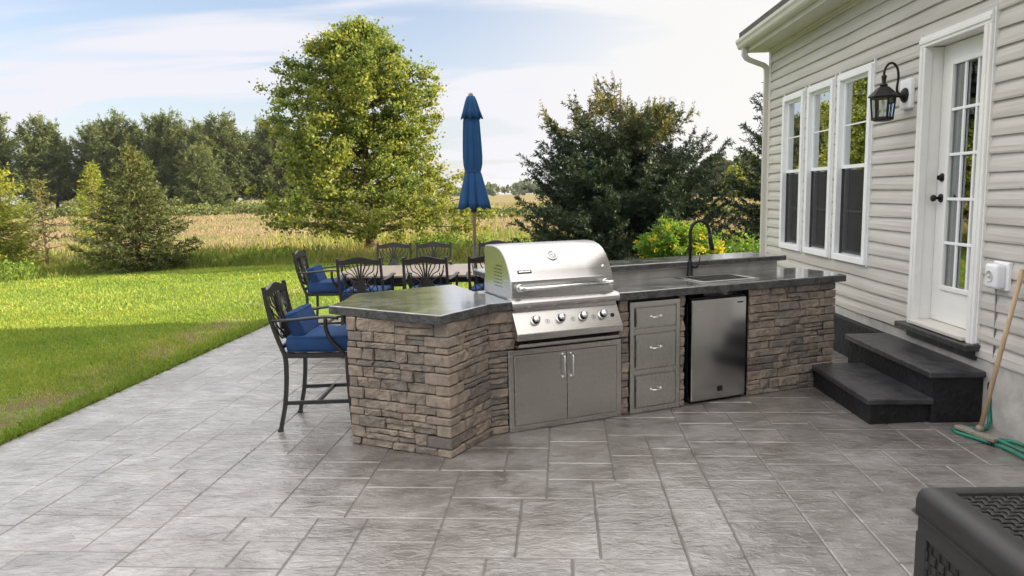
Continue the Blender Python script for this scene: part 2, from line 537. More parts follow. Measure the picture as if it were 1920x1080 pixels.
M = dict(
    patio=mat_patio(), stone=mat_stone(), counter=mat_counter(), siding=mat_siding(),
    steel=mat_steel('brushed_steel'),
    hood=mat_steel('hood_steel', (0.53, 0.525, 0.52), 0.27),
    door_steel=mat_steel('door_steel', (0.55, 0.54, 0.51), 0.23, (900, 60, 4.0), 0.03),
    fridge_steel=mat_steel('fridge_steel', (0.47, 0.46, 0.45), 0.20, (900, 60, 3.0), 0.04),
    chrome=mat_steel('polished_steel', (0.75, 0.75, 0.74), 0.12, (20, 20, 20)),
    trim=simple('white_vinyl', (0.82, 0.83, 0.84), 0.38, var=0.05, scale=3, bmp=0.05),
    door=simple('door_paint', (0.77, 0.765, 0.74), 0.4, var=0.05, scale=2.5, bmp=0.08, bscale=30),
    eave=simple('almond_aluminium', (0.56, 0.545, 0.50), 0.42, var=0.06, scale=2.0),
    concrete=simple('foundation_concrete', (0.44, 0.425, 0.40), 0.9, var=0.25, scale=5, bmp=0.4, bscale=40, bdist=0.006),
    step=simple('black_step_concrete', (0.012, 0.012, 0.014), 0.6, spec=0.3, var=0.5, scale=7, bmp=1.0, bscale=22, bdist=0.02),
    tread=simple('slate_tread', (0.036, 0.036, 0.040), 0.34, var=0.55, scale=6, bmp=0.8, bscale=11, bdist=0.014),
    black=simple('black_powder_coat', (0.009, 0.0085, 0.0085), 0.45, spec=0.3, var=0.3, scale=25, bmp=0.12, bscale=220, bdist=0.001),
    bronze=simple('bronze_powder_coat', (0.017, 0.0155, 0.0145), 0.36, var=0.35, scale=30, bmp=0.15, bscale=200, bdist=0.001),
    dark=simple('interior_dark', (0.010, 0.010, 0.011), 0.7),
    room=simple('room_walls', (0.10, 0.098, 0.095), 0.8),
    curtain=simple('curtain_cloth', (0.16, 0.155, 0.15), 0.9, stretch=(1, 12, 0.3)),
    cushion=simple('navy_canvas', (0.020, 0.055, 0.150), 0.85, var=0.16, scale=9, bmp=0.35, bscale=300, bdist=0.001, spec=0.2),
    umbrella=simple('blue_canopy', (0.012, 0.060, 0.160), 0.8, var=0.15, scale=5, bmp=0.25, bscale=200, bdist=0.001, spec=0.25),
    pole=mat_wood('umbrella_pole_wood', (0.20, 0.13, 0.075), (0.34, 0.24, 0.15)),
    broomwood=mat_wood('broom_handle_wood', (0.30, 0.21, 0.12), (0.52, 0.40, 0.26)),
    plankwood=mat_wood('broom_head_wood', (0.17, 0.145, 0.12), (0.31, 0.275, 0.23)),
    tabletop=simple('table_stone', (0.30, 0.245, 0.20), 0.42, var=0.25, scale=9, bmp=0.15, bscale=30),
    hose=simple('green_hose_rubber', (0.008, 0.15, 0.098), 0.38, var=0.2, scale=10),
    cable=simple('grey_cable', (0.17, 0.18, 0.18), 0.5),
    resin=simple('brown_black_resin', (0.019, 0.0180, 0.0175), 0.47, var=0.18, scale=8, bmp=0.35, bscale=260, bdist=0.0012),
    resin2=simple('woven_resin', (0.014, 0.014, 0.014), 0.45, var=0.25, scale=20, bmp=0.3, bscale=180, bdist=0.001),
    plastic=simple('white_plastic', (0.76, 0.77, 0.80), 0.32, var=0.03),
    bark=simple('grey_brown_bark', (0.115, 0.085, 0.060), 0.95, var=0.45, scale=9, bmp=0.9, bscale=18, bdist=0.03, stretch=(3, 3, 0.5)),
    bark2=simple('pale_bark', (0.19, 0.14, 0.09), 0.95, var=0.4, scale=9, bmp=0.8, bscale=18, bdist=0.03, stretch=(3, 3, 0.5)),
    shingle=simple('roof_shingle', (0.09, 0.085, 0.08), 0.95, var=0.4, scale=14, bmp=0.6, bscale=30, bdist=0.02),
    glass=mat_glass('window_glass', 0.50), doorglass=mat_glass('door_glass', 0.30), lampglass=mat_glass('lamp_glass', 0.06, (0.85, 0.87, 0.86)),
    edge=simple('rough_counter_edge', (0.060, 0.060, 0.061), 0.75, var=0.6, scale=14, bmp=0.9, bscale=35, bdist=0.02),
    screen=mat_screen(), lawn=mat_lawn(), ground=mat_ground(),
    leaf=leafmat('maple_leaves', [(0.0, (0.075, 0.130, 0.034)), (0.45, (0.190, 0.248, 0.054)), (0.8, (0.315, 0.335, 0.066)), (1.0, (0.44, 0.385, 0.075))], 0.55, 0.46),
    spruce=leafmat('spruce_needles', [(0.0, (0.018, 0.036, 0.022)), (0.6, (0.042, 0.070, 0.040)), (0.82, (0.105, 0.120, 0.045)), (1.0, (0.28, 0.23, 0.06))], 0.6, 0.18),
    larch=leafmat('larch_needles', [(0.0, (0.040, 0.062, 0.022)), (0.5, (0.092, 0.116, 0.036)), (1.0, (0.21, 0.205, 0.055))], 0.6, 0.25),
    yellowgreen=leafmat('yellow_green_leaves', [(0.0, (0.14, 0.20, 0.03)), (0.6, (0.28, 0.32, 0.045)), (1.0, (0.42, 0.37, 0.055))], 0.6, 0.35),
    far=leafmat('far_leaves', [(0.0, (0.045, 0.076, 0.032)), (0.5, (0.105, 0.142, 0.050)), (1.0, (0.26, 0.275, 0.09))], 0.6, 0.28),
    bush=leafmat('bush_leaves', [(0.0, (0.085, 0.19, 0.03)), (0.6, (0.21, 0.34, 0.045)), (0.88, (0.36, 0.42, 0.05)), (1.0, (0.65, 0.52, 0.04))], 0.5, 0.45),
    grass=leafmat('grass_blades', [(0.0, (0.105, 0.190, 0.036)), (0.5, (0.230, 0.322, 0.056)), (0.85, (0.37, 0.395, 0.080)), (1.0, (0.48, 0.42, 0.15))], 0.55, 0.42),
    verge=leafmat('verge_grass', [(0.0, (0.085, 0.14, 0.03)), (0.6, (0.20, 0.26, 0.05)), (0.85, (0.36, 0.32, 0.10)), (1.0, (0.55, 0.42, 0.20))], 0.6, 0.3),
    straw=leafmat('field_straw', [(0.0, (0.15, 0.135, 0.065)), (0.6, (0.265, 0.215, 0.125)), (1.0, (0.35, 0.285, 0.17))], 0.7, 0.25),
)

# ================================================================== SETTING
WX = 3.11            # plane of the house wall
PROT = R(2.2)        # the patio slab is turned slightly against the house
def height(x, y):
    x = np.asarray(x, float); y = np.asarray(y, float)
    h = -0.016 * np.clip(-x - 4.2, 0, 9) * (1 + 0.10 * np.sin(y * 0.45 + 1))
    h = h - 0.16 * smoothstep(17, 23, y) - 0.05 * smoothstep(12, 19, y)
    h = h + 0.62 * smoothstep(35, 130, y) * smoothstep(60, -40, x)
    h = h + 0.35 * smoothstep(40, 130, y) * smoothstep(-30, -110, x)
    h = h + 0.05 * np.sin(x * 0.21 + 0.7) * np.sin(y * 0.17) * smoothstep(10, 30, y)
    return h
def grid_mesh(name, xs, ys, zf, mat, kind='structure'):
    X, Y = np.meshgrid(xs, ys)
    Z = zf(X, Y)
    v = np.stack([X.ravel(), Y.ravel(), Z.ravel()], 1)
    nx, ny = len(xs), len(ys)
    idx = np.arange(nx * ny).reshape(ny, nx)
    f = np.stack([idx[:-1, :-1].ravel(), idx[:-1, 1:].ravel(), idx[1:, 1:].ravel(), idx[1:, :-1].ravel()], 1)
    me = bpy.data.meshes.new(name)
    me.from_pydata(v.tolist(), [], f.tolist())
    me.polygons.foreach_set('use_smooth', [True] * len(f))
    o = link(name, me, mat)
    return tag(o, kind=kind)
def spaced(a, b, n, p=2.0):
    t = np.linspace(-1, 1, n)
    s = np.sign(t) * np.abs(t) ** p
    return (a + b) / 2 + s * (b - a) / 2
gx = np.concatenate([-np.geomspace(2500, 30, 34), np.linspace(-28, 28, 57), np.geomspace(30, 2500, 34)])
gy = np.concatenate([[-60, -40, -25], np.linspace(-15, 40, 56), np.geomspace(42, 3000, 60)])
grid_mesh('ground', gx, gy, lambda x, y: height(x, y) - 0.10, M['ground'])
tag(bpy.data.objects['ground'], 'dry tan field rolling out to the far tree row', 'ground')

def lawn_edge(x):
    """far edge of the mown lawn"""
    return np.interp(x, [-40, -14, -12.4, -11.7, -10.3, -8.7, -6.7, -5, 0, 6, 20], [13, 15.2, 16.9, 18.2, 18.9, 19.4, 19.5, 19.4, 18.2, 17.0, 16.5])
ly = np.linspace(0, 1, 70)
lx = np.concatenate([np.linspace(-40, -14, 14)[:-1], np.linspace(-14, 14, 80)])
X, T_ = np.meshgrid(lx, ly)
Y = -8 + T_ * (lawn_edge(X) + 8)
v = np.stack([X.ravel(), Y.ravel(), (height(X, Y) - 0.02).ravel()], 1)
idx = np.arange(len(lx) * len(ly)).reshape(len(ly), len(lx))
f = np.stack([idx[:-1, :-1].ravel(), idx[:-1, 1:].ravel(), idx[1:, 1:].ravel(), idx[1:, :-1].ravel()], 1)
me = bpy.data.meshes.new('lawn')
me.from_pydata(v.tolist(), [], f.tolist())
me.polygons.foreach_set('use_smooth', [True] * len(f))
tag(link('lawn', me, M['lawn']), 'mown green lawn beside the patio, near part in shade', 'lawn', kind='structure')

# ---- patio: ashlar stamped concrete, every stamped stone a raised tile with sloped edges
mb = MB()
U = 0.1305
NX, NY = 53, 106
PX0, PY0 = -3.62, -3.9
occ = np.zeros((NX, NY), bool)
rp = random.Random(5)
SIZES = [(2, 2), (3, 2), (4, 2), (3, 3), (4, 3), (2, 3), (3, 2), (4, 2), (3, 3), (2, 2), (4, 3)]
cp, sp_ = math.cos(-PROT), math.sin(-PROT)
piv = (-3.62, 7.0)
def prot(x, y):
    dx, dy = x - piv[0], y - piv[1]
    return (piv[0] + dx * cp - dy * sp_, piv[1] + dx * sp_ + dy * cp)
for j in range(NY):
    for i in range(NX):
        if occ[i, j]: continue
        opts = SIZES[:]; rp.shuffle(opts)
        for (a, b) in opts + [(2, 1), (1, 2), (1, 1)]:
            run = 0
            while i + run < NX and not occ[i + run, j]: run += 1
            a = min(a, run); b = min(b, NY - j)
            if run - a == 1: a = a + 1 if a < 4 else a - 1
            if NX - i - a == 1: a += 1
            if not occ[i:i + a, j:j + b].any(): break
        occ[i:i + a, j:j + b] = True
        x0, x1, y0, y1 = PX0 + i * U, PX0 + (i + a) * U, PY0 + j * U, PY0 + (j + b) * U
        tt_ = 0.25 + 0.75 * rp.random()
        g, e, d = 0.0016, 0.0075, 0.0044
        zt = rp.uniform(-0.0008, 0.0008)
        # wavering joint lines: subdivide each side
        def side(p, q, k):
            out = []
            for s in range(k):
                t = s / k
                out.append((p[0] + (q[0] - p[0]) * t, p[1] + (q[1] - p[1]) * t))
            return out
        def ringpts(m, jit):
            c = [(x0 + m, y0 + m), (x1 - m, y0 + m), (x1 - m, y1 - m), (x0 + m, y1 - m)]
            P = []
            for q in range(4): P += side(c[q], c[(q + 1) % 4], 4)
            return [(p[0] + rp.uniform(-jit, jit), p[1] + rp.uniform(-jit, jit)) for p in P]
        A, B = ringpts(g, 0), ringpts(g + e, 0.0022)
        n = len(A)
        pts = [(*prot(*p), -d) for p in A] + [(*prot(*p), zt) for p in B]
        mb.add(pts, [(q, (q + 1) % n, n + (q + 1) % n, n + q) for q in range(n)] + [tuple(range(n, 2 * n))])
        mb.t[-2 * n:] = [0.0] * n + [tt_] * n
# slab under the tiles
mb.tint = 0.0
x0, x1, y0, y1 = PX0 - 0.012, PX0 + NX * U, PY0, PY0 + NY * U + 0.012
pt = [prot(x0, y0), prot(x1, y0), prot(x1, y1), prot(x0, y1)]
mb.prism(pt, -0.14, -0.0041)
o = mb.build('patio', M['patio'], fix=False)
tag(o, 'grey stamped concrete patio with a sealed slate pattern', 'patio', kind='structure')

# ================================================================== HOUSE
HY0, HY1, HX1 = -9.0, 9.82, 12.6
ZS, ZE = 0.45, 3.42          # bottom of siding, soffit level
house = thing('house', 'house clad in pale grey lap siding with white windows and a glazed door', 'house', (WX, 0, 0))
def hp(name, mb, mat, parent=None, loc=None):
    return mb.build(name, mat, parent or house, loc)
# house-local coordinates: x = outwards is -x, wall plane at x=0
openings = [(8.519, 9.199, 0.917, 2.742), (7.693, 8.393, 0.917, 2.744), (6.840, 7.578, 0.917, 2.750), (5.105, 6.015, 0.50, 2.795)]
hole = [(a + 0.045, b - 0.045, c + 0.045, d - 0.045) for a, b, c, d in openings[:3]] + [(5.15, 5.97, 0.50, 2.75)]
mb = MB()
EXP = 0.1165
def lap(mb, flip, ya, yb, holes, ztop, put, rs):
    k = 0
    z0 = ZS
    while z0 < ztop:
        z1 = min(z0 + EXP, ztop)
        # each course: butt edge proud at the bottom, leaning in towards the top
        prof = [(0.0, 0.003), (0.0, 0.023), (0.10, 0.0245), (0.40, 0.0225), (0.68, 0.0150), (0.92, 0.006), (1.0, 0.003)]
        cuts = sorted({z0, z1} | {h[2] for h in holes if z0 < h[2] < z1} | {h[3] for h in holes if z0 < h[3] < z1})
        for za, zb in zip(cuts[:-1], cuts[1:]):
            iv = [(ya, yb)]
            for h in holes:
                if h[2] < (za + zb) / 2 < h[3]:
                    nv = []
                    for a, b in iv:
                        if h[0] > a: nv.append((a, min(b, h[0])))
                        if h[1] < b: nv.append((max(a, h[1]), b))
                    iv = [q for q in nv if q[1] - q[0] > 1e-4]
            zs = [(z0 + t * EXP, d) for t, d in prof]
            cl = [(z, d) for z, d in zs if za - 1e-6 <= z <= zb + 1e-6]
            def at(z):
                for (p, d), (q, e) in zip(zs[:-1], zs[1:]):
                    if q > p and p <= z <= q: return d + (e - d) * (z - p) / (q - p)
                return 0.006
            if not cl or cl[0][0] > za + 1e-5: cl = [(za, at(za))] + cl
            if cl[-1][0] < zb - 1e-5: cl = cl + [(zb, at(zb))]
            for a, b in iv:
                n = max(1, int((b - a) / 0.55))
                ysub = [a + (b - a) * q / n for q in range(n + 1)]
                pts = []
                for yy in ysub:
                    wob = 0.0042 * math.sin(yy * 2.3 + k * 1.7) + 0.0030 * math.sin(yy * 5.1 + k)
                    for q, (z, d) in enumerate(cl): pts.append(put(yy, z + (wob if 0 < q < len(cl) - 1 else 0), d + (0.0026 * math.sin(yy * 3.1 + k * 2.3 + q) if 0 < q < len(cl) - 1 else 0)))
                m = len(cl)
                mb.add(pts, [(i * m + q, (i + 1) * m + q, (i + 1) * m + q + 1, i * m + q + 1) for i in range(n) for q in range(m - 1)])
        z0 += EXP; k += 1
lap(mb, 1, HY0, HY1 - 0.07, hole, ZE - 0.02, lambda y, z, d: (-d, y, z), 1)
hp('siding', mb, M['siding'])
# shell walls behind the siding (with the openings), other sides, floor
mb = MB()
def wallgrid(mb, ya, yb, za, zb, holes, x0, x1):
    ys = sorted({ya, yb} | {q for h in holes for q in h[:2]})
    zs = sorted({za, zb} | {q for h in holes for q in h[2:]})
    for a, b in zip(ys[:-1], ys[1:]):
        for c, d in zip(zs[:-1], zs[1:]):
            if any(h[0] < (a + b) / 2 < h[1] and h[2] < (c + d) / 2 < h[3] for h in holes): continue
            mb.box(((x0 + x1) / 2, (a + b) / 2, (c + d) / 2), (x1 - x0, b - a, d - c))
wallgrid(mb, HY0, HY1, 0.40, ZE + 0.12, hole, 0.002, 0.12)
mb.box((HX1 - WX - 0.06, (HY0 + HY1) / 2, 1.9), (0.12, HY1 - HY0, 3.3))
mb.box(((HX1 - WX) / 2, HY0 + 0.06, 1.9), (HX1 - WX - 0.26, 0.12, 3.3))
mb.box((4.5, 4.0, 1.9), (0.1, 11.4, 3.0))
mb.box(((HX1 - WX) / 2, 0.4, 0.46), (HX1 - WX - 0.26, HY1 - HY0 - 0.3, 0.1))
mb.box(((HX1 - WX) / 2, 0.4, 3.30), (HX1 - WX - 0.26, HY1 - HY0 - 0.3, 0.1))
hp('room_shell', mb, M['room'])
# gable wall at the far end
RX, RZ = 7.9 - WX, 6.15
mb = MB()
mb.prism([(0.0, 0.4), (HX1 - WX, 0.4), (HX1 - WX, ZE + 0.1), (RX, RZ - 0.12), (0.0, ZE + 0.1)], HY1 - 0.1, HY1, axis='y')
hp('gable_wall', mb, M['siding'])
mb = MB()
mb.prism([(0.0, ZE + 0.1), (HX1 - WX, ZE + 0.1), (RX, RZ - 0.12)], HY0, HY0 + 0.1, axis='y')
hp('gable_wall', mb, M['siding'])
mb = MB()
mb.box((-0.012, HY1 - 0.032, (ZS + ZE) / 2), (0.03, 0.085, ZE - ZS), 0.004)
mb.box((0.03, HY1 + 0.008, (ZS + ZE) / 2), (0.085, 0.022, ZE - ZS), 0.004)
hp('corner_trim', mb, M['eave'])
mb = MB()
mb.box((0.10, (HY0 + HY1) / 2, 0.135), (0.22, HY1 - HY0, 0.61))
mb.box((HX1 - WX - 0.1, (HY0 + HY1) / 2, 0.135), (0.2, HY1 - HY0, 0.61))
mb.box((4.7, HY1 - 0.1, 0.135), (9.0, 0.2, 0.61))
hp('foundation', mb, M['concrete'])
# roof
mb = MB()
EX, EZ = -0.34, 3.56
sl_ = (RZ - EZ) / (RX - EX)
mb.prism([(EX, EZ), (RX, RZ), (HX1 - WX + 0.34, EZ), (HX1 - WX + 0.34, EZ + 0.14), (RX, RZ + 0.14), (EX, EZ + 0.14)][::-1], HY0 - 0.3, HY1 + 0.29, axis='y')
roof = hp('roof', mb, M['shingle'])
mb = MB()
mb.box((-0.150, (HY0 + HY1) / 2, ZE + 0.006), (0.268, HY1 - HY0 + 0.26, 0.012))
mb.box((-0.022, (HY0 + HY1) / 2, ZE - 0.012), (0.030, HY1 - HY0 - 0.02, 0.022), 0.004)
mb.box((-0.268, (HY0 + HY1) / 2, ZE + 0.0), (0.026, HY1 - HY0 + 0.26, 0.02), 0.004)
hp('soffit', mb, M['eave'])
mb = MB()
mb.box((-0.297, (HY0 + HY1) / 2 + 0.07, 3.485), (0.025, HY1 - HY0 + 0.42, 0.17))
for y in (HY1 + 0.275,):
    mb.prism([(-0.29, ZE), (0.02, ZE), (0.02, EZ + 0.36 * sl_), (-0.29, EZ + 0.05 * sl_)], HY1 + 0.135, HY1 + 0.16, axis='y')
for sgn, xa, xb in ((1, EX + 0.06, RX),):
    mb.bar((xa, HY1 + 0.278, EZ + 0.05), (xb, HY1 + 0.278, RZ + 0.02), 0.022, 0.17)
    mb.bar((HX1 - WX + 0.3, HY1 + 0.278, EZ + 0.05), (xb, HY1 + 0.278, RZ + 0.02), 0.022, 0.17)
hp('fascia', mb, M['eave'])
# K-style gutter
mb = MB()
gp = [(-0.312, 3.57), (-0.312, 3.455), (-0.385, 3.455), (-0.402, 3.475), (-0.412, 3.51), (-0.428, 3.535), (-0.430, 3.57), (-0.424, 3.57), (-0.422, 3.54), (-0.406, 3.515), (-0.396, 3.48), (-0.382, 3.462), (-0.318, 3.462), (-0.318, 3.57)]
mb.prism(gp, HY0 - 0.2, HY1 + 0.13, axis='y')
mb.prism([(-0.312, 3.455), (-0.385, 3.455), (-0.412, 3.51), (-0.430, 3.57), (-0.312, 3.57)], HY1 + 0.13, HY1 + 0.134, axis='y')
hp('gutter', mb, M['eave'])
mb = MB()
dp = spline([(-0.35, HY1 - 0.01, 3.46), (-0.345, HY1 - 0.01, 3.37), (-0.30, HY1 + 0.0, 3.315), (-0.17, HY1 + 0.02, 3.265), (-0.07, HY1 + 0.035, 3.225), (-0.045, HY1 + 0.04, 3.15), (-0.045, HY1 + 0.04, 2.9)], 6)
mb.tube(dp + [(-0.045, HY1 + 0.04, 0.12)], 0.042, 4, smooth=False)
hp('downspout', mb, M['eave'])

# windows
def window(k, y0, y1, z0, z1):
    fr = MB()
    w = 0.062
    zm = 1.845
    for (a, b, c, d) in ((y0, y1, z0, z0 + w), (y0, y1, z1 - w, z1)):
        fr.box((-0.024, (a + b) / 2, (c + d) / 2), (0.056, b - a, d - c), 0.005)
    for a in (y0, y1 - w):
        fr.box((-0.024, a + w / 2, (z0 + z1) / 2), (0.054, w, z1 - z0 - 2 * w + 0.004), 0.004)
    fr.box((0.055, (y0 + y1) / 2, z0 + w - 0.01), (0.09, y1 - y0 - 2 * w + 0.03, 0.016))
    # J-channel outside the frame
    for a in (y0 - 0.009, y1 + 0.009):
        fr.box((-0.012, a, (z0 + z1) / 2 + 0.012), (0.036, 0.014, z1 - z0 + 0.05))
    fr.box((-0.012, (y0 + y1) / 2, z1 + 0.008), (0.024, y1 - y0, 0.012))
    win = hp('window', fr, M['trim'])
    def sash(name, zz0, zz1, xo):
        s = MB()
        t = 0.036
        ya, yb = y0 + w - 0.004, y1 - w + 0.004
        for zz in (zz0, zz1 - t): s.box((xo, (ya + yb) / 2, zz + t / 2), (0.034, yb - ya, t), 0.003)
        for a in (ya, yb - t): s.box((xo, a + t / 2, (zz0 + zz1) / 2), (0.032, t, zz1 - zz0 - 2 * t + 0.002), 0.003)
        s.build('sash', M['trim'], win)
        p = MB()
        p.box((xo + 0.004, (ya + yb) / 2, (zz0 + zz1) / 2), (0.006, yb - ya - 2 * t + 0.01, zz1 - zz0 - 2 * t + 0.01))
        p.build('pane', M['glass'], win)
        g = MB()
        for q in (1, 2): g.box((xo + 0.018, ya + (yb - ya) * q / 3, (zz0 + zz1) / 2), (0.006, 0.011, zz1 - zz0 - 2 * t))
        g.box((xo - 0.004, (ya + yb) / 2, (zz0 + zz1) / 2 - 0.01), (0.006, yb - ya - 2 * t, 0.013))
        g.build('muntin', M['trim'], win)
        return ya + t, yb - t
    sash('sash', zm - 0.018, z1 - w + 0.006, 0.012)
    a, b = sash('sash', z0 + w - 0.006, zm + 0.018, 0.048)
    s = MB()
    s.box((0.010, (a + b) / 2, (z0 + w + zm) / 2 - 0.01), (0.003, b - a + 0.03, zm - z0 - w - 0.045))
    s.build('insect_screen', M['screen'], win)
    return win
for k, (a, b, c, d) in enumerate(openings[:3]): window(k, a, b, c, d)

# glazed door, set back in its casing
cs = MB()
CW = 0.085
y0, y1, z1 = 5.105, 6.015, 2.795
for a in (y0, y1 - CW):
    cs.box((-0.020, a + CW / 2, (0.53 + z1 - CW) / 2), (0.062, CW, z1 - CW - 0.53), 0.006)
    cs.box((-0.030, a + CW / 2, (0.53 + z1 - CW) / 2), (0.062, CW * 0.42, z1 - CW - 0.53 - 0.004), 0.006)
cs.box((-0.020, (y0 + y1) / 2, z1 - CW / 2), (0.062, y1 - y0, CW), 0.006)
cs.box((-0.030, (y0 + y1) / 2, z1 - CW / 2), (0.062, y1 - y0 - 0.004, CW * 0.42), 0.006)
for a in (y0 - 0.009, y1 + 0.009): cs.box((-0.014, a, 1.68), (0.038, 0.014, 2.27))
# jamb lining
for a in (y0 + CW - 0.022, y1 - CW + 0.022): cs.box((0.075, a, 1.62), (0.14, 0.026, 2.18))
cs.box((0.075, (y0 + y1) / 2, z1 - CW + 0.02), (0.14, y1 - y0 - 2 * CW + 0.06, 0.026))
hp('door_casing', cs, M['door'])
dr = MB()
dy0, dy1, dz0, dz1 = y0 + CW - 0.004, y1 - CW + 0.004, 0.575, z1 - CW
gy0, gy1, gz0, gz1 = 5.315, 5.785, 0.86, 2.555
X0 = 0.10
def slab(a, b, c, d, x=X0, t=0.045, r=0.0):
    dr.box((x + t / 2, (a + b) / 2, (c + d) / 2), (t, b - a, d - c), r)
slab(dy0, gy0, dz0, dz1); slab(gy1, dy1, dz0, dz1); slab(gy0, gy1, dz0, gz0); slab(gy0, gy1, gz1, dz1)
for a in (gy0 - 0.012, gy1 + 0.012): slab(a - 0.019, a + 0.019, gz0 - 0.03, gz1 + 0.03, X0 - 0.016, 0.02, 0.005)
for a in (gz0 - 0.012, gz1 + 0.012): slab(gy0 + 0.0075, gy1 - 0.0075, a - 0.019, a + 0.019, X0 - 0.016, 0.02, 0.005)
door = hp('door', dr, M['door'])
p = MB(); p.box((X0 + 0.018, (gy0 + gy1) / 2, (gz0 + gz1) / 2), (0.008, gy1 - gy0, gz1 - gz0)); p.build('pane', M['doorglass'], door)
g = MB()
for q in (1, 2): g.box((X0 + 0.003, gy0 + (gy1 - gy0) * q / 3, (gz0 + gz1) / 2), (0.016, 0.022, gz1 - gz0), 0.003)
for q in range(1, 5): g.box((X0 + 0.001, (gy0 + gy1) / 2, gz0 + (gz1 - gz0) * q / 5), (0.016, gy1 - gy0, 0.022), 0.003)
g.build('muntin', M['trim'], door)
ry = Matrix.Rotation(R(-90), 3, 'Y')
for z, nm in ((1.545, 'handle'), (1.705, 'deadbolt')):
    k = MB()
    yk = dy1 - 0.065
    k.lathe([(0.034, 0), (0.034, 0.006), (0.030, 0.012)], (X0, yk, z), 16, ry)
    if nm == 'handle':
        k.lathe([(0.012, 0.01), (0.011, 0.038), (0.020, 0.046), (0.027, 0.058), (0.026, 0.070), (0.016, 0.078)], (X0, yk, z), 16, ry)
    else:
        k.lathe([(0.024, 0.01), (0.022, 0.022), (0.010, 0.026)], (X0, yk, z), 16, ry)
        k.box((X0 - 0.034, yk, z), (0.016, 0.010, 0.034), 0.004)
    k.build(nm, M['black'], door)
th = MB()
th.box((0.03, (y0 + y1) / 2, 0.555), (0.22, y1 - y0 - 2 * CW + 0.01, 0.03), 0.006)
hp('threshold', th, M['eave'])
sill = MB()
sill.box((-0.045, (y0 + y1) / 2 + 0.01, 0.512), (0.15, y1 - y0 + 0.10, 0.045), 0.008)
sill.box((-0.012, (y0 + y1) / 2 + 0.01, 0.455), (0.05, y1 - y0 + 0.02, 0.07))
hp('door_sill', sill, M['tread'])
# curtains / furniture behind the panes
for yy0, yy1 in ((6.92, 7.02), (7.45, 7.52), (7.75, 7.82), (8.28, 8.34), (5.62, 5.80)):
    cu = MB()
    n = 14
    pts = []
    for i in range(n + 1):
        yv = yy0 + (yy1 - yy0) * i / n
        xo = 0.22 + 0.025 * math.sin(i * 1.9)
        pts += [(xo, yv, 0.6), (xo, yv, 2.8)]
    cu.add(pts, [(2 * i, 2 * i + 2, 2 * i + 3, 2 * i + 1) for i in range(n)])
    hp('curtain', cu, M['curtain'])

# wall lantern
WL = thing('wall_lantern', 'black carriage lantern on a white block between window and door', 'lantern', (WX, 6.17, 2.36))
b = MB(); b.box((-0.034, 0.035, 0.03), (0.05, 0.17, 0.24), 0.014, 3); b.build('mounting_block', M['trim'], WL)
b = MB()
b.lathe([(0.001, 0.0), (0.058, 0.0), (0.060, 0.010), (0.050, 0.022), (0.026, 0.034), (0.018, 0.05), (0.016, 0.09), (0.001, 0.092)], (-0.058, 0.02, 0.02), 18, ry)
b.tube(spline([(-0.11, 0.02, 0.02), (-0.13, 0.016, 0.07), (-0.125, 0.01, 0.16), (-0.14, 0.004, 0.235), (-0.18, 0.0, 0.275), (-0.22, 0.0, 0.262), (-0.243, 0.0, 0.215), (-0.245, 0.0, 0.165)], 6), [0.0095] * 43, 8)
b.build('arm', M['black'], WL)
LX, LY = -0.245, 0.0
def hexring(r, z, n=6): return [(LX + r * math.cos(2 * math.pi * (k + 0.5) / n), LY + r * math.sin(2 * math.pi * (k + 0.5) / n), z) for k in range(n)]
b = MB()
b.lathe([(0.001, 0.185), (0.014, 0.183), (0.022, 0.172), (0.017, 0.150), (0.015, 0.115), (0.030, 0.108), (0.032, 0.098), (0.022, 0.092)], (LX, LY, 0), 12)
rr = [(0.024, 0.095), (0.045, 0.085), (0.075, 0.055), (0.112, 0.020), (0.116, 0.010), (0.104, 0.006)]
P = []
for r, z in rr: P += hexring(r, z)
b.add(P, [(i * 6 + k, i * 6 + (k + 1) % 6, (i + 1) * 6 + (k + 1) % 6, (i + 1) * 6 + k) for i in range(len(rr) - 1) for k in range(6)] + [tuple(range(30, 36)), tuple(range(6))])
b.build('lantern_roof', M['black'], WL)
b = MB()
top, bot = hexring(0.092, 0.008), hexring(0.076, -0.165)
for k in range(6): b.bar(top[k], bot[k], 0.013, 0.013)
for k in range(6): b.bar(hexring(0.078, -0.165)[k], hexring(0.078, -0.165)[(k + 1) % 6], 0.014, 0.022)
for k in range(6): b.bar(hexring(0.09, 0.0)[k], hexring(0.09, 0.0)[(k + 1) % 6], 0.012, 0.016)
b.lathe([(0.001, -0.186), (0.06, -0.186), (0.082, -0.178), (0.084, -0.168), (0.001, -0.166)], (LX, LY, 0), 6)
b.build('cage', M['black'], WL)
b = MB()
ti, bi = hexring(0.086, 0.0), hexring(0.072, -0.163)
for k in range(6): b.add([ti[k], ti[(k + 1) % 6], bi[(k + 1) % 6], bi[k]], [(0, 1, 2, 3)])
b.build('lantern_glass', M['lampglass'], WL)
b = MB(); b.lathe([(0.012, -0.164), (0.014, -0.12), (0.010, -0.118), (0.009, -0.07), (0.015, -0.05), (0.010, -0.025), (0.001, -0.015)], (LX, LY, 0), 10); b.build('candle_bulb', M['plastic'], WL)

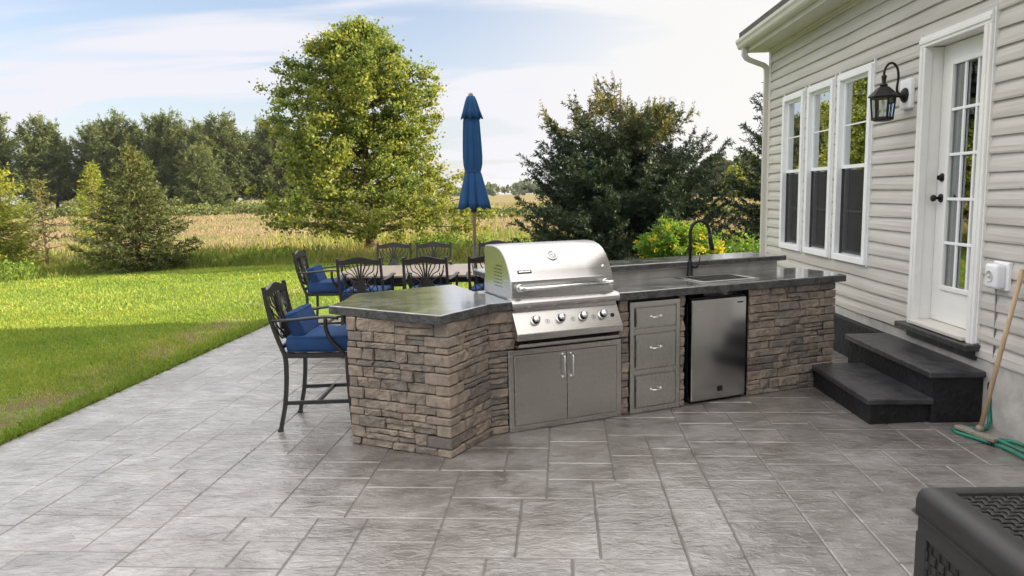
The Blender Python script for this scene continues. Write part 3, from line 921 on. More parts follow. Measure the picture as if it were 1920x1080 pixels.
# outlet cover
OC = thing('outlet_cover', 'white weatherproof outlet box with a round lid on the siding', 'outlet cover', (WX, 4.86, 1.045))
b = MB(); b.box((-0.028, 0, 0), (0.03, 0.16, 0.19), 0.008, 2); b.build('back_plate', M['trim'], OC)
b = MB(); b.box((-0.075, 0.0, 0.0), (0.075, 0.13, 0.165), 0.024, 4); ob = b.build('cover', M['plastic'], OC)
b = MB(); b.lathe([(0.040, 0.0), (0.040, 0.006), (0.034, 0.008), (0.032, 0.004)], (-0.110, 0.0, 0.0), 20, ry)
b.lathe([(0.012, 0.004), (0.012, 0.010), (0.006, 0.012)], (-0.110, 0.0, 0.0), 12, ry); b.build('dial', M['eave'], OC)

# entry steps
ST = thing('entry_steps', 'two black stone steps up to the glazed door', 'steps', (2.70, 5.5, 0))
def tread_poly(x0, x1, y0, y1, n=5):
    rs = random.Random(int(x0 * 100 + y1 * 10))
    P = []
    c = [(x0, y0), (x1, y0), (x1, y1), (x0, y1)]
    for q in range(4):
        for s in range(n):
            t = s / n
            P.append((c[q][0] + (c[(q + 1) % 4][0] - c[q][0]) * t + rs.uniform(-.004, .004), c[q][1] + (c[(q + 1) % 4][1] - c[q][1]) * t + rs.uniform(-.004, .004)))
    return P
b = MB(); b.prism([(-0.385, -0.52), (0.06, -0.465), (0.06, 0.54), (-0.385, 0.54)], -0.02, 0.142, bevel=0.006)
b.build('lower_riser', M['step'], ST)
b = MB(); b.prism(tread_poly(-0.41, 0.045, -0.535, 0.56), 0.142, 0.184, bevel=0.010); b.build('lower_tread', M['tread'], ST)
b = MB(); b.prism([(0.045, -0.495), (0.398, -0.49), (0.398, 0.86), (0.045, 0.86)], -0.02, 0.322, bevel=0.006)
b.build('upper_riser', M['step'], ST)
b = MB(); b.prism([(0.33, 0.865), (0.405, 0.865), (0.405, 4.30), (0.33, 4.30)], -0.02, 0.36, bevel=0.006); b.build('side_plinth', M['step'], ST)
b = MB(); b.prism(tread_poly(0.012, 0.40, -0.52, 0.885), 0.322, 0.368, bevel=0.011); b.build('upper_tread', M['tread'], ST)

# ================================================================== OUTDOOR KITCHEN  (local: x along the front, y to the back)
KO, KA = (-0.2, 4.9), math.radians(24.0)
K = thing('outdoor_kitchen', 'stone clad outdoor kitchen island with dark sealed countertop and angled end', 'kitchen island', (KO[0], KO[1], 0), KA)
C1, C2, C3 = (-1.016, 0.251), (-0.517, -0.298), (-0.14, 0.0)
SR, TB = 2.93, 0.78            # right end, back of base
ZT0, ZT = 0.868, 0.925         # countertop underside and top
# core masonry (set 12 mm inside the stone face), leaving the fridge alcove open
b = MB()
def core(poly, z0, z1): b.prism(poly, z0, z1)
ins = 0.012
b.prism([(C1[0] + 0.018, C1[1] + 0.005), (C2[0] + 0.002, C2[1] + 0.018), (C3[0] + 0.004, ins + 0.004), (1.44, ins), (1.44, TB), (-0.30, TB), (-0.74, 0.78)], -0.02, ZT0 - 0.002)
b.prism([(2.075, ins), (SR - ins, ins), (SR - ins, TB), (2.075, TB)], -0.02, ZT0 - 0.002)
b.prism([(1.44, 0.62), (2.075, 0.62), (2.075, TB), (1.44, TB)], -0.02, ZT0 - 0.002)
b.build('base_core', M['dark'], K)
b = MB()
b.prism([(0.14, 0.615), (SR - 0.03, 0.615), (SR - 0.03, 0.80), (0.14, 0.80)], ZT0 - 0.0, 1.000)
b.build('backsplash', M['concrete'], K)

rs = random.Random(21)
sv = MB()
DARK = [0.0]
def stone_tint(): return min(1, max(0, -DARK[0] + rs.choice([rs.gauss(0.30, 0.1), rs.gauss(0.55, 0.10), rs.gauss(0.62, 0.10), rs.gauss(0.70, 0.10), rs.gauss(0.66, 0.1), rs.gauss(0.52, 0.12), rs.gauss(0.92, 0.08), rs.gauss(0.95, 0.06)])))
def stone(F, u0, u1, z0, z1, depth):
    """one split-face stone; F maps (u, out, z) to a point"""
    g = 0.0024
    u0 += g; u1 -= g; z0 += g; z1 -= g
    if u1 - u0 < 0.012 or z1 - z0 < 0.010: return
    sv.tint = stone_tint()
    nx = max(3, int((u1 - u0) / 0.022) + 1); nz = max(3, int((z1 - z0) / 0.020) + 1)
    lean = rs.uniform(-0.006, 0.006); tilt = rs.uniform(-0.007, 0.007)
    rows = []
    ph = [rs.uniform(0, 6.28) for _ in range(4)]
    cz = [rs.uniform(-0.007, 0.007) for _ in range(4)]
    us = [u0, u0 + 0.006] + [u0 + (u1 - u0) * i / nx for i in range(1, nx)] + [u1 - 0.006, u1]
    zs = [z0, z0 + 0.006] + [z0 + (z1 - z0) * i / nz for i in range(1, nz)] + [z1 - 0.006, z1]
    us = [u for i, u in enumerate(us) if i in (0, len(us) - 1) or u0 + 0.003 < u < u1 - 0.003]
    P = []
    for zi, z in enumerate(zs):
        for ui, u in enumerate(us):
            eu = ui in (0, len(us) - 1); ez = zi in (0, len(zs) - 1)
            fu = (u - u0) / (u1 - u0); fz = (z - z0) / (z1 - z0)
            d = depth + lean * (fu - .5) + tilt * (fz - .5) + 0.0050 * math.sin(u * 38 + ph[0]) * math.sin(z * 55 + ph[1]) + 0.0025 * math.sin(u * 90 + z * 60 + ph[2]) + rs.uniform(-0.0026, 0.0026)
            if eu or ez: d -= 0.0075 if not (eu and ez) else 0.012
            zz = z + cz[0] * math.sin(fu * 3 + ph[3]) * (1 if ez else 0) * 0.9
            uu = u + (cz[1] * math.sin(fz * 4 + ph[0]) if eu else 0)
            P.append(F(uu, d, zz))
    m = len(us); nr = len(zs)
    fc = [(i * m + k, i * m + k + 1, (i + 1) * m + k + 1, (i + 1) * m + k) for i in range(nr - 1) for k in range(m - 1)]
    # returns to the wall
    per = [k for k in range(m)] + [i * m + m - 1 for i in range(1, nr)] + [(nr - 1) * m + k for k in range(m - 2, -1, -1)] + [i * m for i in range(nr - 2, 0, -1)]
    base = len(P)
    for k in per:
        zi, ui = divmod(k, m)
        P.append(F(us[ui], -0.004, zs[zi]))
    L = len(per)
    fc += [(per[i], base + i, base + (i + 1) % L, per[(i + 1) % L]) for i in range(L)]
    sv.add(P, fc)
def courses(z0, z1, r):
    out = [z0]
    while out[-1] < z1 - 0.001:
        h = r.choice([0.042, 0.052, 0.06, 0.068, 0.078])
        if z1 - out[-1] - h < 0.035: h = z1 - out[-1]
        out.append(out[-1] + h)
    return out
CR = courses(0.0, ZT0 - 0.002, random.Random(3))
def face(F, L, blocked=(), start=0.0, end=None, seed=1, quoin0=None, quoin1=None, thin=False):
    r = random.Random(seed)
    cr = courses(0.0, ZT0 - 0.002, r) if thin else CR
    end = L if end is None else end
    for k, (za, zb) in enumerate(zip(cr[:-1], cr[1:])):
        a0 = start + (quoin0(k) if quoin0 else 0); a1 = end - (quoin1(k) if quoin1 else 0)
        iv = [(a0, a1)]
        for (p, q, c, d) in blocked:
            if zb > c + 0.012 and za < d - 0.012:
                nv = []
                for a, e in iv:
                    if p > a: nv.append((a, min(e, p)))
                    if q < e: nv.append((max(a, q), e))
                iv = [x for x in nv if x[1] - x[0] > 0.012]
        for a, e in iv:
            # if the course is partly over a blocked rectangle keep it; split lengths
            u = a
            while u < e - 1e-4:
                w = r.choice([0.09, 0.13, 0.17, 0.21, 0.26, 0.31])
                if e - u - w < 0.075: w = e - u
                if zb - za > 0.065 and r.random() < 0.22 and w > 0.1:
                    zm = za + (zb - za) * r.uniform(0.4, 0.6)
                    stone(F, u, u + w, za, zm, r.uniform(0.008, 0.022)); stone(F, u, u + w, zm, zb, r.uniform(0.008, 0.024))
                else:
                    stone(F, u, u + w, za, zb, r.uniform(0.007, 0.026))
                u += w
def mapper(p, q):
    """local face from p to q, outward to the right of p->q"""
    d = Vector((q[0] - p[0], q[1] - p[1])); L = d.length; d.normalize()
    o = Vector((d.y, -d.x))
    return (lambda u, out, z: (p[0] + d.x * u + o.x * out, p[1] + d.y * u + o.y * out, z)), L, d, o
q2 = [(0.16 if k % 2 else 0.085, 0.085 if k % 2 else 0.15) for k in range(40)]
F12, L12, d12, o12 = mapper(C1, C2)
F23, L23, d23, o23 = mapper(C2, C3)
q1 = [(0.10 if k % 2 else 0.055, 0.06) for k in range(40)]
# quoin stones wrapping the corners
def quoin(P, d_in, o_in, d_out, o_out, la, lb, z0, z1, out):
    g = 0.003
    sv.tint = stone_tint()
    P = Vector((P[0], P[1]))
    # corner of the two offset lines
    def meet(off):
        a, c = P + o_in * off, P + o_out * off
        den_ = d_in.x * d_out.y - d_in.y * d_out.x
        t = ((c.x - a.x) * d_out.y - (c.y - a.y) * d_out.x) / den_
        return a + d_in * t
    oc, ic = meet(out), meet(-0.004)
    a_o, a_i = P - d_in * (la - g) + o_in * out, P - d_in * (la - g) - o_in * 0.004
    b_o, b_i = P + d_out * (lb - g) + o_out * out, P + d_out * (lb - g) - o_out * 0.004
    poly = [a_o, oc, b_o, b_i, ic, a_i]
    bm = bmesh.new()
    n = len(poly)
    vs = [bm.verts.new((p.x, p.y, z)) for z in (z0 + g, z1 - g) for p in poly]
    bm.faces.new([vs[i] for i in range(n - 1, -1, -1)]); bm.faces.new([vs[n + i] for i in range(n)])
    for i in range(n): bm.faces.new([vs[i], vs[(i + 1) % n], vs[n + (i + 1) % n], vs[n + i]])
    bmesh.ops.bevel(bm, geom=bm.edges[:], offset=0.008, segments=2, profile=0.5, affect='EDGES')
    for v in bm.verts: v.co += Vector((rs.uniform(-1, 1), rs.uniform(-1, 1), rs.uniform(-1, 1))) * 0.0022
    bm.verts.index_update()
    sv.add([v.co.copy() for v in bm.verts], [tuple(v.index for v in f.verts) for f in bm.faces])
    bm.free()
def flush():
    global sv
    sv.build('stone_veneer', M['stone'], K); sv = MB()
face(F12, L12, seed=5, quoin1=lambda k: q2[k][0], quoin0=lambda k: q1[k][0])
face(F23, L23, seed=6, quoin0=lambda k: q2[k][1])
C0 = (-0.74, 0.78)
F01, L01, d01, o01 = mapper(C0, C1)
face(F01, L01, seed=8, quoin1=lambda k: q1[k][1])
for k, (za, zb) in enumerate(zip(CR[:-1], CR[1:])):
    quoin(C2, d12, o12, d23, o23, q2[k][0], q2[k][1], za, zb, rs.uniform(0.018, 0.027))
    quoin(C1, d01, o01, d12, o12, q1[k][1], q1[k][0], za, zb, rs.uniform(0.016, 0.024))
flush()
blocked = [(0.0, 0.892, -0.1, 0.588), (0.055, 0.845, 0.60, 0.9), (0.962, 1.404, -0.1, 0.846), (1.452, 2.062, -0.1, 0.9)]
FF, LF, dF, oF = mapper((C3[0], 0), (SR, 0))
blk = [(a - C3[0], b_ - C3[0], c, d) for a, b_, c, d in blocked]
qr = [(0.15 if k % 2 else 0.09, 0.09 if k % 2 else 0.15) for k in range(60)]
face(FF, 2.062 - C3[0], [(0.84 - C3[0], 9, -1, 9)] + blk, seed=9)
flush()
face(FF, 2.062 - C3[0], [(-9, 0.88 - C3[0], -1, 9), (1.2 - C3[0], 9, -1, 9)] + blk, seed=10)
flush()
face(FF, 2.062 - C3[0], [(-9, 1.2 - C3[0], -1, 9)] + blk, seed=11)
flush()
crT = courses(0.0, ZT0 - 0.002, random.Random(14))
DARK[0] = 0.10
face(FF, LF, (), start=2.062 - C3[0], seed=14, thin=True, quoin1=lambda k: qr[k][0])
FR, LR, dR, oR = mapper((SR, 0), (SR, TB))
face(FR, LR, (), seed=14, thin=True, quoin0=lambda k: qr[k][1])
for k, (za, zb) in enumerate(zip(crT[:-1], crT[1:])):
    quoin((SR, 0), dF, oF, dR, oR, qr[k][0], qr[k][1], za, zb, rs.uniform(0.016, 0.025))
flush()
FB, LB, dB, oB = mapper((SR, TB), (-0.30, TB))
face(FB, LB, (), seed=16)
FBL, LBL, dBL, oBL = mapper((-0.30, TB), C0)
face(FBL, LBL, (), seed=17)
flush()

# countertop with grill cut-out and sink hole
SK = (1.735, 2.235, 0.135, 0.475)       # sink hole s0,s1,t0,t1
FE = -0.045                             # front edge
bm = bmesh.new()
def wave(p, q, n, amp=0.004):
    return [(p[0] + (q[0] - p[0]) * i / n + rs.uniform(-amp, amp), p[1] + (q[1] - p[1]) * i / n + rs.uniform(-amp, amp)) for i in range(1, n)]
A0, A1 = (-0.575, -0.362), (-0.135, -0.055)
A2, A3, A4 = (-0.865, 0.93), (-1.015, 0.575), (-1.125, 0.415)
polys = [
    [(0.030, 0.60), (0.030, FE), (0.0, FE), *wave((0.0, FE), A1, 2), A1, *wave(A1, A0, 8), A0, *wave(A0, A4, 10), A4, A3, *wave(A3, A2, 3), A2, *wave(A2, (-0.02, 1.10), 8), (-0.02, 1.10), (-0.02, 0.60)][::-1],
    [(0.030, 0.515), (0.852, 0.515), (0.852, 0.60), (0.030, 0.60)],
    [(0.852, FE), (1.25, FE - 0.002), (SK[0], FE), (SK[0], SK[2]), (SK[0], SK[3]), (SK[0], 0.60), (0.852, 0.60), (0.852, 0.515)],
    [(SK[0], FE), (SK[1], FE), (SK[1], SK[2]), (SK[0], SK[2])],
    [(SK[0], SK[3]), (SK[1], SK[3]), (SK[1], 0.60), (SK[0], 0.60)],
    [(SK[1], FE), (2.6, FE + 0.002), (3.035, FE), (3.095, 0.22), (3.10, 0.60), (SK[1], 0.60), (SK[1], SK[3]), (SK[1], SK[2])],
]
for p in polys:
    bm.faces.new([bm.verts.new((x, y, ZT0)) for x, y in p])
bmesh.ops.remove_doubles(bm, verts=bm.verts[:], dist=1e-5)
bmesh.ops.recalc_face_normals(bm, faces=bm.faces[:])
ret = bmesh.ops.extrude_face_region(bm, geom=bm.faces[:])
for v in [g for g in ret['geom'] if isinstance(g, bmesh.types.BMVert)]: v.co.z = ZT
bmesh.ops.recalc_face_normals(bm, faces=bm.faces[:])
be = [e for e in bm.edges if len(e.link_faces) == 2 and abs(e.calc_face_angle(0)) > 1.2 and e.verts[0].co.z > ZT - 0.001 and e.verts[1].co.z > ZT - 0.001]
bmesh.ops.bevel(bm, geom=be, offset=0.010, segments=3, profile=0.5, affect='EDGES')
me = bpy.data.meshes.new('countertop'); bm.to_mesh(me); bm.free()
link('countertop', me, M['counter'], K)
def edge_slot(me):
    me.materials.append(M['edge'])
    for p in me.polygons:
        if abs(p.normal.z) < 0.35: p.material_index = 1
edge_slot(me)
# raised bar top
b = MB()
P = [(0.11, 0.555), *wave((0.11, 0.555), (2.955, 0.555), 14, .003), (2.955, 0.555), (2.955, 0.99), *wave((2.955, 0.99), (0.11, 0.99), 14, .003), (0.11, 0.99)]
b.prism(P, 1.002, 1.052, bevel=0.009)
edge_slot(b.build('raised_bar_top', M['counter'], K).data)

# sink
b = MB()
s0, s1, t0, t1 = SK
b.box(((s0 + s1) / 2, (t0 + t1) / 2, 0.735), (s1 - s0, t1 - t0, 0.006))
for x in (s0 + 0.002, s1 - 0.002): b.box((x, (t0 + t1) / 2, 0.83), (0.004, t1 - t0, 0.186))
for y in (t0 + 0.002, t1 - 0.002): b.box(((s0 + s1) / 2, y, 0.83), (s1 - s0 - 0.009, 0.004, 0.186))
for (x, y, dx, dy) in ((s0 - 0.002, (t0 + t1) / 2, 0.034, t1 - t0 + 0.066), (s1 + 0.002, (t0 + t1) / 2, 0.034, t1 - t0 + 0.066), ((s0 + s1) / 2, t0 - 0.012, s1 - s0 - 0.032, 0.042), ((s0 + s1) / 2, t1 + 0.012, s1 - s0 - 0.032, 0.042)):
    b.box((x, y, ZT + 0.004), (dx, dy, 0.006), 0.0025)
b.lathe([(0.04, 0.738), (0.04, 0.742), (0.03, 0.739), (0.001, 0.7395)], ((s0 + s1) / 2, (t0 + t1) / 2, 0), 20)
b.build('sink', M['steel'], K)

# access doors
def framed(mb, a, c, z0, z1, w, y=-0.016, t=0.02):
    mb.box(((a + c) / 2, y, z1 - w / 2), (c - a, t, w), 0.003); mb.box(((a + c) / 2, y, z0 + w / 2), (c - a, t, w), 0.003)
    for x in (a + w / 2, c - w / 2): mb.box((x, y, (z0 + z1) / 2), (w, t, z1 - z0 - 2 * w + 0.001), 0.003)
def pull(mb, p, q, out=0.035, r=0.0065):
    """bowed bar handle from p to q standing off towards -y"""
    p, q = Vector(p), Vector(q)
    pts = [p, p + Vector((0, -out * 0.7, 0)) + (q - p) * 0.01, p + Vector((0, -out, 0)) + (q - p) * 0.10, q + Vector((0, -out, 0)) - (q - p) * 0.10, q + Vector((0, -out * 0.7, 0)) - (q - p) * 0.01, q]
    mb.tube(pts, r, 10)
    for e in (p, q): mb.lathe([(0.012, 0.0), (0.011, 0.004), (0.007, 0.006)], (e.x, e.y, e.z), 12, Matrix.Rotation(R(90), 3, 'X'))
b = MB()
framed(b, 0.0, 0.890, 0.004, 0.582, 0.038)
b.box((0.445, -0.004, 0.293), (0.83, 0.006, 0.51))
fr = b.build('door_frame', M['door_steel'], K)
for a, c, hx in ((0.042, 0.4425, 0.412), (0.4475, 0.848, 0.478)):
    b = MB()
    b.box(((a + c) / 2, -0.020, 0.293), (c - a, 0.022, 0.494), 0.003)
    d = b.build('access_door', M['door_steel'], K)
    h = MB(); pull(h, (hx, -0.031, 0.355), (hx, -0.031, 0.520)); h.build('handle', M['chrome'], d)
# drawers
b = MB()
framed(b, 0.966, 1.402, 0.004, 0.842, 0.036)
b.box((1.184, -0.004, 0.42), (0.38, 0.006, 0.80))
for z in (0.625, 0.315): b.box((1.184, -0.016, z), (0.366, 0.020, 0.03), 0.003)
b.build('drawer_frame', M['door_steel'], K)
for z0, z1, hz in ((0.655, 0.795, 0.725), (0.345, 0.595, 0.492), (0.048, 0.285, 0.175)):
    b = MB()
    b.box((1.184, -0.023, (z0 + z1) / 2), (0.348, 0.024, z1 - z0), 0.003)
    b.box((1.012, -0.0405, (z0 + z1) / 2), (0.006, 0.012, (z1 - z0) * 0.86), 0.002)
    d = b.build('drawer', M['door_steel'], K)
    h = MB(); pull(h, (1.142, -0.035, hz), (1.228, -0.035, hz), 0.028, 0.0055); h.build('handle', M['chrome'], d)

def kloc(s, t, z=0.0):
    return (KO[0] + s * math.cos(KA) - t * math.sin(KA), KO[1] + s * math.sin(KA) + t * math.cos(KA), z)

# ---- faucet (black gooseneck), local x right, y back
FA = thing('faucet', 'black gooseneck faucet arching over the counter sink', 'faucet', kloc(1.90, 0.545, ZT), KA)
b = MB()
b.lathe([(0.001, 0.0), (0.030, 0.0), (0.030, 0.006), (0.024, 0.012), (0.022, 0.10), (0.016, 0.13), (0.014, 0.135)], (0, 0, 0), 18)
pts = [(0, 0, 0.12), (0, 0, 0.30)] + [(0.075 - 0.075 * math.cos(a), -0.060 * (1 - math.cos(a)) / 2, 0.36 + 0.105 * math.sin(a)) for a in [math.pi * i / 16 for i in range(17)]]
b.tube(pts, 0.0135, 12)
e = Vector(pts[-1])
b.tube([e, e + Vector((0.006, -0.004, -0.05)), e + Vector((0.020, -0.010, -0.115)), e + Vector((0.024, -0.012, -0.145))], [0.0145, 0.018, 0.019, 0.016], 12)
b.build('spout', M['black'], FA)
b = MB()
b.tube([(0.012, -0.01, 0.075), (0.055, -0.035, 0.080)], 0.011, 10)
b.tube([(0.050, -0.032, 0.078), (0.066, -0.040, 0.105), (0.070, -0.040, 0.165)], [0.007, 0.006, 0.0045], 8)
b.build('lever', M['black'], FA)

# ---- grill
G = thing('grill', 'stainless steel built-in barbecue grill with domed hood and four knobs', 'grill', kloc(0.44, 0.0), KA)
W2 = 0.400
hood_prof = [(0.0, 0.935), (0.0, 1.052), (0.006, 1.060), (0.028, 1.108), (0.060, 1.160), (0.098, 1.206), (0.145, 1.243), (0.20, 1.268), (0.27, 1.283), (0.35, 1.288), (0.44, 1.285), (0.505, 1.278), (0.512, 1.268), (0.512, 0.935)]
hm = MB()
n = len(hood_prof)
xs = [(-W2, 0.012), (-W2 + 0.004, 0.004), (-W2 + 0.012, 0.0), (-0.2, 0.0), (0, 0), (0.2, 0), (W2 - 0.012, 0.0), (W2 - 0.004, 0.004), (W2, 0.012)]
P = []
cyc, czc = 0.28, 1.05
for x, ins_ in xs:
    for (y, z) in hood_prof:
        d = Vector((cyc - y, czc - z)); L = d.length
        k = min(1, ins_ / L) if z > 0.94 else 0
        P.append((x, y + d.x * k, z + d.y * k))
fc = [(i * n + k, (i + 1) * n + k, (i + 1) * n + k + 1, i * n + k + 1) for i in range(len(xs) - 1) for k in range(n - 1)]
hm.add(P, fc, True)
hm.add([P[k] for k in range(n)], [tuple(range(n))]); hm.add([P[(len(xs) - 1) * n + k] for k in range(n)], [tuple(range(n - 1, -1, -1))])
hood = hm.build('hood', M['hood'], G)
md = hood.modifiers.new('split', 'EDGE_SPLIT'); md.split_angle = R(32)
b = MB()
pull_r = 0.013
b.tube([(-0.345, -0.062, 1.006), (0.345, -0.062, 1.006)], pull_r, 14)
for x in (-0.345, 0.345):
    b.lathe([(0.016, -0.018), (0.018, -0.014), (0.018, 0.014), (0.016, 0.018)], (x, -0.062, 1.006), 14, Matrix.Rotation(R(90), 3, 'Y'))
for x in (-0.335, 0.335):
    b.tube([(x, 0.0, 1.006), (x, -0.05, 1.006)], [0.019, 0.014], 12)
    b.lathe([(0.028, 0.0), (0.027, 0.005), (0.020, 0.008)], (x, -0.001, 1.006), 16, Matrix.Rotation(R(90), 3, 'X'))
b.build('handle', M['chrome'], hood)
def on_slope(f):      # point on the hood between profile points 3.. and its outward frame
    y, z = hood_prof[4][0] * (1 - f) + hood_prof[6][0] * f, hood_prof[4][1] * (1 - f) + hood_prof[6][1] * f
    t_ = Vector((0, hood_prof[6][0] - hood_prof[4][0], hood_prof[6][1] - hood_prof[4][1])).normalized()
    nrm = Vector((0, -t_.z, t_.y))
    return Vector((0, y, z)), nrm, Matrix((Vector((1, 0, 0)), t_, Vector((1, 0, 0)).cross(t_))).transposed()
p, nv, fr3 = on_slope(0.55)
fr3 = Matrix((Vector((1, 0, 0)), nv.cross(Vector((1, 0, 0))), nv)).transposed()
b = MB()
b.lathe([(0.043, -0.01), (0.043, 0.010), (0.039, 0.014), (0.034, 0.014), (0.032, 0.009), (0.001, 0.009)], p + Vector((-0.04, 0, 0)), 28, fr3)
th_ = b.build('thermometer', M['chrome'], hood)
b = MB()
b.lathe([(0.031, 0.0095), (0.031, 0.0105), (0.001, 0.0105)], p + Vector((-0.04, 0, 0)), 24, fr3)
b.build('dial_face', M['plastic'], th_)
b = MB()
pc = p + Vector((-0.04, 0, 0)) + nv * 0.0125
for a in range(-120, 121, 30):
    dv = fr3 @ Vector((math.sin(R(a)), math.cos(R(a)), 0))
    b.bar(pc + dv * 0.021, pc + dv * 0.027, 0.0022, 0.001, nv)
dv = fr3 @ Vector((math.sin(R(-60)), math.cos(R(-60)), 0))
b.bar(pc - dv * 0.006, pc + dv * 0.018, 0.0026, 0.0012, nv)
b.build('needle', M['black'], th_)
# name badge: a dark cast plate with raised lettering strokes
p3 = Vector((-0.285, 0.030, 1.112)); t3 = Vector((0, 0.032, 0.052)).normalized(); n3 = Vector((0, -t3.z, t3.y))
f3 = Matrix((Vector((1, 0, 0)), t3, n3)).transposed()
b = MB()
b.box(p3 + n3 * 0.002, (0.105, 0.024, 0.006), 0.0025, 2, f3)
b.build('name_badge', M['black'], hood)
b = MB()
rb = random.Random(4)
x = -0.044
while x < 0.04:
    w = rb.uniform(0.006, 0.011)
    b.box(p3 + n3 * 0.0062 + Vector((x + w / 2, 0, 0)) + t3 * rb.uniform(-.001, .001), (w, rb.uniform(0.009, 0.014), 0.002), 0.0008, 1, f3)
    x += w + 0.0025
b.build('badge_relief', M['chrome'], hood)
b = MB()
p4 = Vector((0.335, 0.034, 1.118))
b.lathe([(0.013, 0.0), (0.012, 0.003), (0.001, 0.0035)], p4, 16, f3)
b.build('round_badge', M['chrome'], hood)
# side vents of the hood
for sx in (-1, 1):
    b = MB()
    for i in range(7):
        for j in range(6):
            y = 0.17 + j * 0.026 + (i % 2) * 0.008; z = 1.145 - i * 0.024
            if y < 0.125 + (1.02 - z) * -0.1 + i * 0.002: continue
            if (j >= 5 - i * 0.2 and i < 1): continue
            b.box((sx * (W2 - 0.0004), y, z), (0.0022, 0.015 - 0.001 * i, 0.011), 0.0008, 1)
    b.build('vent_slots', M['dark'], hood)
# firebox rim between hood and counter
b = MB()
b.box((0, 0.265, 0.905), (0.800, 0.50, 0.056))
b.box((0, 0.29, 0.72), (0.76, 0.44, 0.31))
b.build('firebox', M['steel'], G)
# rolled front ledge
b = MB()
led = [(0.03, 0.938), (-0.03, 0.934), (-0.052, 0.926), (-0.066, 0.910), (-0.070, 0.892), (-0.062, 0.876), (-0.045, 0.870), (-0.02, 0.870), (0.03, 0.870)]
b.prism([(y, z) for y, z in led][::-1], -0.418, 0.418, axis='x', bevel=0.003)
b.build('front_ledge', M['hood'], G)
b = MB()
b.box((0, -0.032, 0.858), (0.80, 0.012, 0.026))
for i in range(9): b.box((-0.32 + i * 0.08, -0.039, 0.860), (0.028, 0.003, 0.007))
b.build('vent_strip', M['steel'], G)
# sloping control panel
b = MB()
pan = [(-0.030, 0.850), (-0.122, 0.706), (-0.124, 0.664), (-0.116, 0.660), (-0.030, 0.668)]
b.prism(pan, -0.408, 0.408, axis='x', bevel=0.0035)
cpn = b.build('control_panel', M['steel'], G)
tv = Vector((0, -0.092, -0.144)).normalized(); nv2 = Vector((0, tv.z, -tv.y)); nv2 = nv2 if nv2.y < 0 else -nv2
mid = Vector((0, -0.072, 0.784))
f4 = Matrix((Vector((1, 0, 0)), nv2.cross(Vector((1, 0, 0))), nv2)).transposed()
for x in (-0.255, -0.063, 0.112, 0.268):
    kc = mid + Vector((x, 0, 0))
    b = MB()
    b.lathe([(0.035, 0.0), (0.034, 0.004), (0.029, 0.007)], kc, 24, f4)
    kb = b.build('knob', M['chrome'], G)
    b = MB()
    b.lathe([(0.027, 0.006), (0.027, 0.028), (0.025, 0.034)], kc, 24, f4)
    b.build('grip', M['black'], kb)
    b = MB()
    b.lathe([(0.025, 0.033), (0.0245, 0.041), (0.021, 0.046), (0.001, 0.047)], kc, 24, f4)
    b.box(kc + nv2 * 0.048, (0.007, 0.036, 0.010), 0.003, 2, f4)
    b.build('knob_cap', M['chrome'], kb)
for x in (-0.165, 0.030, 0.195):      # engraved burner marks
    b = MB()
    c = mid + Vector((x, 0, 0)) - f4 @ Vector((0, 0.012, 0)) + nv2 * 0.0006
    for k in range(14):
        a = 2 * math.pi * k / 14; a2 = a + 0.36
        b.bar(c + f4 @ Vector((0.016 * math.cos(a), 0.016 * math.sin(a), 0)), c + f4 @ Vector((0.016 * math.cos(a2), 0.016 * math.sin(a2), 0)), 0.0025, 0.001, nv2)
    b.bar(c + f4 @ Vector((-0.006, 0.004, 0)), c + f4 @ Vector((0.006, -0.004, 0)), 0.004, 0.001, nv2)
    b.bar(c + f4 @ Vector((0.0, 0.009, 0)), c + f4 @ Vector((0.0, -0.008, 0)), 0.003, 0.001, nv2)
    b.build('burner_mark', M['black'], G)
b = MB()
c = mid + Vector((0.345, 0, 0))
b.lathe([(0.015, 0.0), (0.014, 0.006), (0.010, 0.010), (0.001, 0.011)], c - f4 @ Vector((0, 0.01, 0)), 16, f4)
b.build('igniter_button', M['black'], G)
# drip tray
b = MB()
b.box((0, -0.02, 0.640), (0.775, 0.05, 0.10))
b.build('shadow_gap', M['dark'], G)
b = MB()
b.prism([(-0.012, 0.602), (-0.088, 0.606), (-0.100, 0.614), (-0.104, 0.632), (-0.097, 0.636), (-0.088, 0.620), (-0.012, 0.616)][::-1], -0.392, 0.392, axis='x', bevel=0.0015)
b.box((0, -0.060, 0.6255), (0.74, 0.05, 0.012))
b.build('drip_tray', M['steel'], G)

# ---- compact refrigerator in its alcove
FRG = thing('refrigerator', 'compact steel refrigerator with a black body set in the stone alcove', 'refrigerator', kloc(1.765, 0.0), KA)
b = MB(); b.box((0, 0.262, 0.412), (0.515, 0.455, 0.765), 0.008); b.build('body', M['black'], FRG)
b = MB(); b.box((0.0, 0.0, 0.420), (0.518, 0.055, 0.795), 0.012, 3)
dr_ = b.build('refrigerator_door', M['fridge_steel'], FRG)
b = MB(); b.box((-0.256, -0.018, 0.420), (0.014, 0.030, 0.78), 0.005, 2); b.build('door_edge', M['chrome'], dr_)
b = MB(); b.box((0, 0.01, 0.824), (0.50, 0.04, 0.012), 0.004); b.build('hinge_cover', M['black'], FRG)
b = MB(); b.box((0, 0.02, 0.02), (0.48, 0.03, 0.036)); b.build('kick_plate', M['black'], FRG)
b = MB(); b.box((0.012, -0.0285, 0.105), (0.048, 0.003, 0.040), 0.001, 1); bd = b.build('square_badge', M['black'], dr_)
b = MB()
for i in range(3):
    for j in range(4): b.box((-0.006 + j * 0.0115 + 0.001, -0.0305, 0.118 - i * 0.012), (0.006, 0.0015, 0.005))
b.build('badge_relief', M['bronze'], bd)
b = MB()
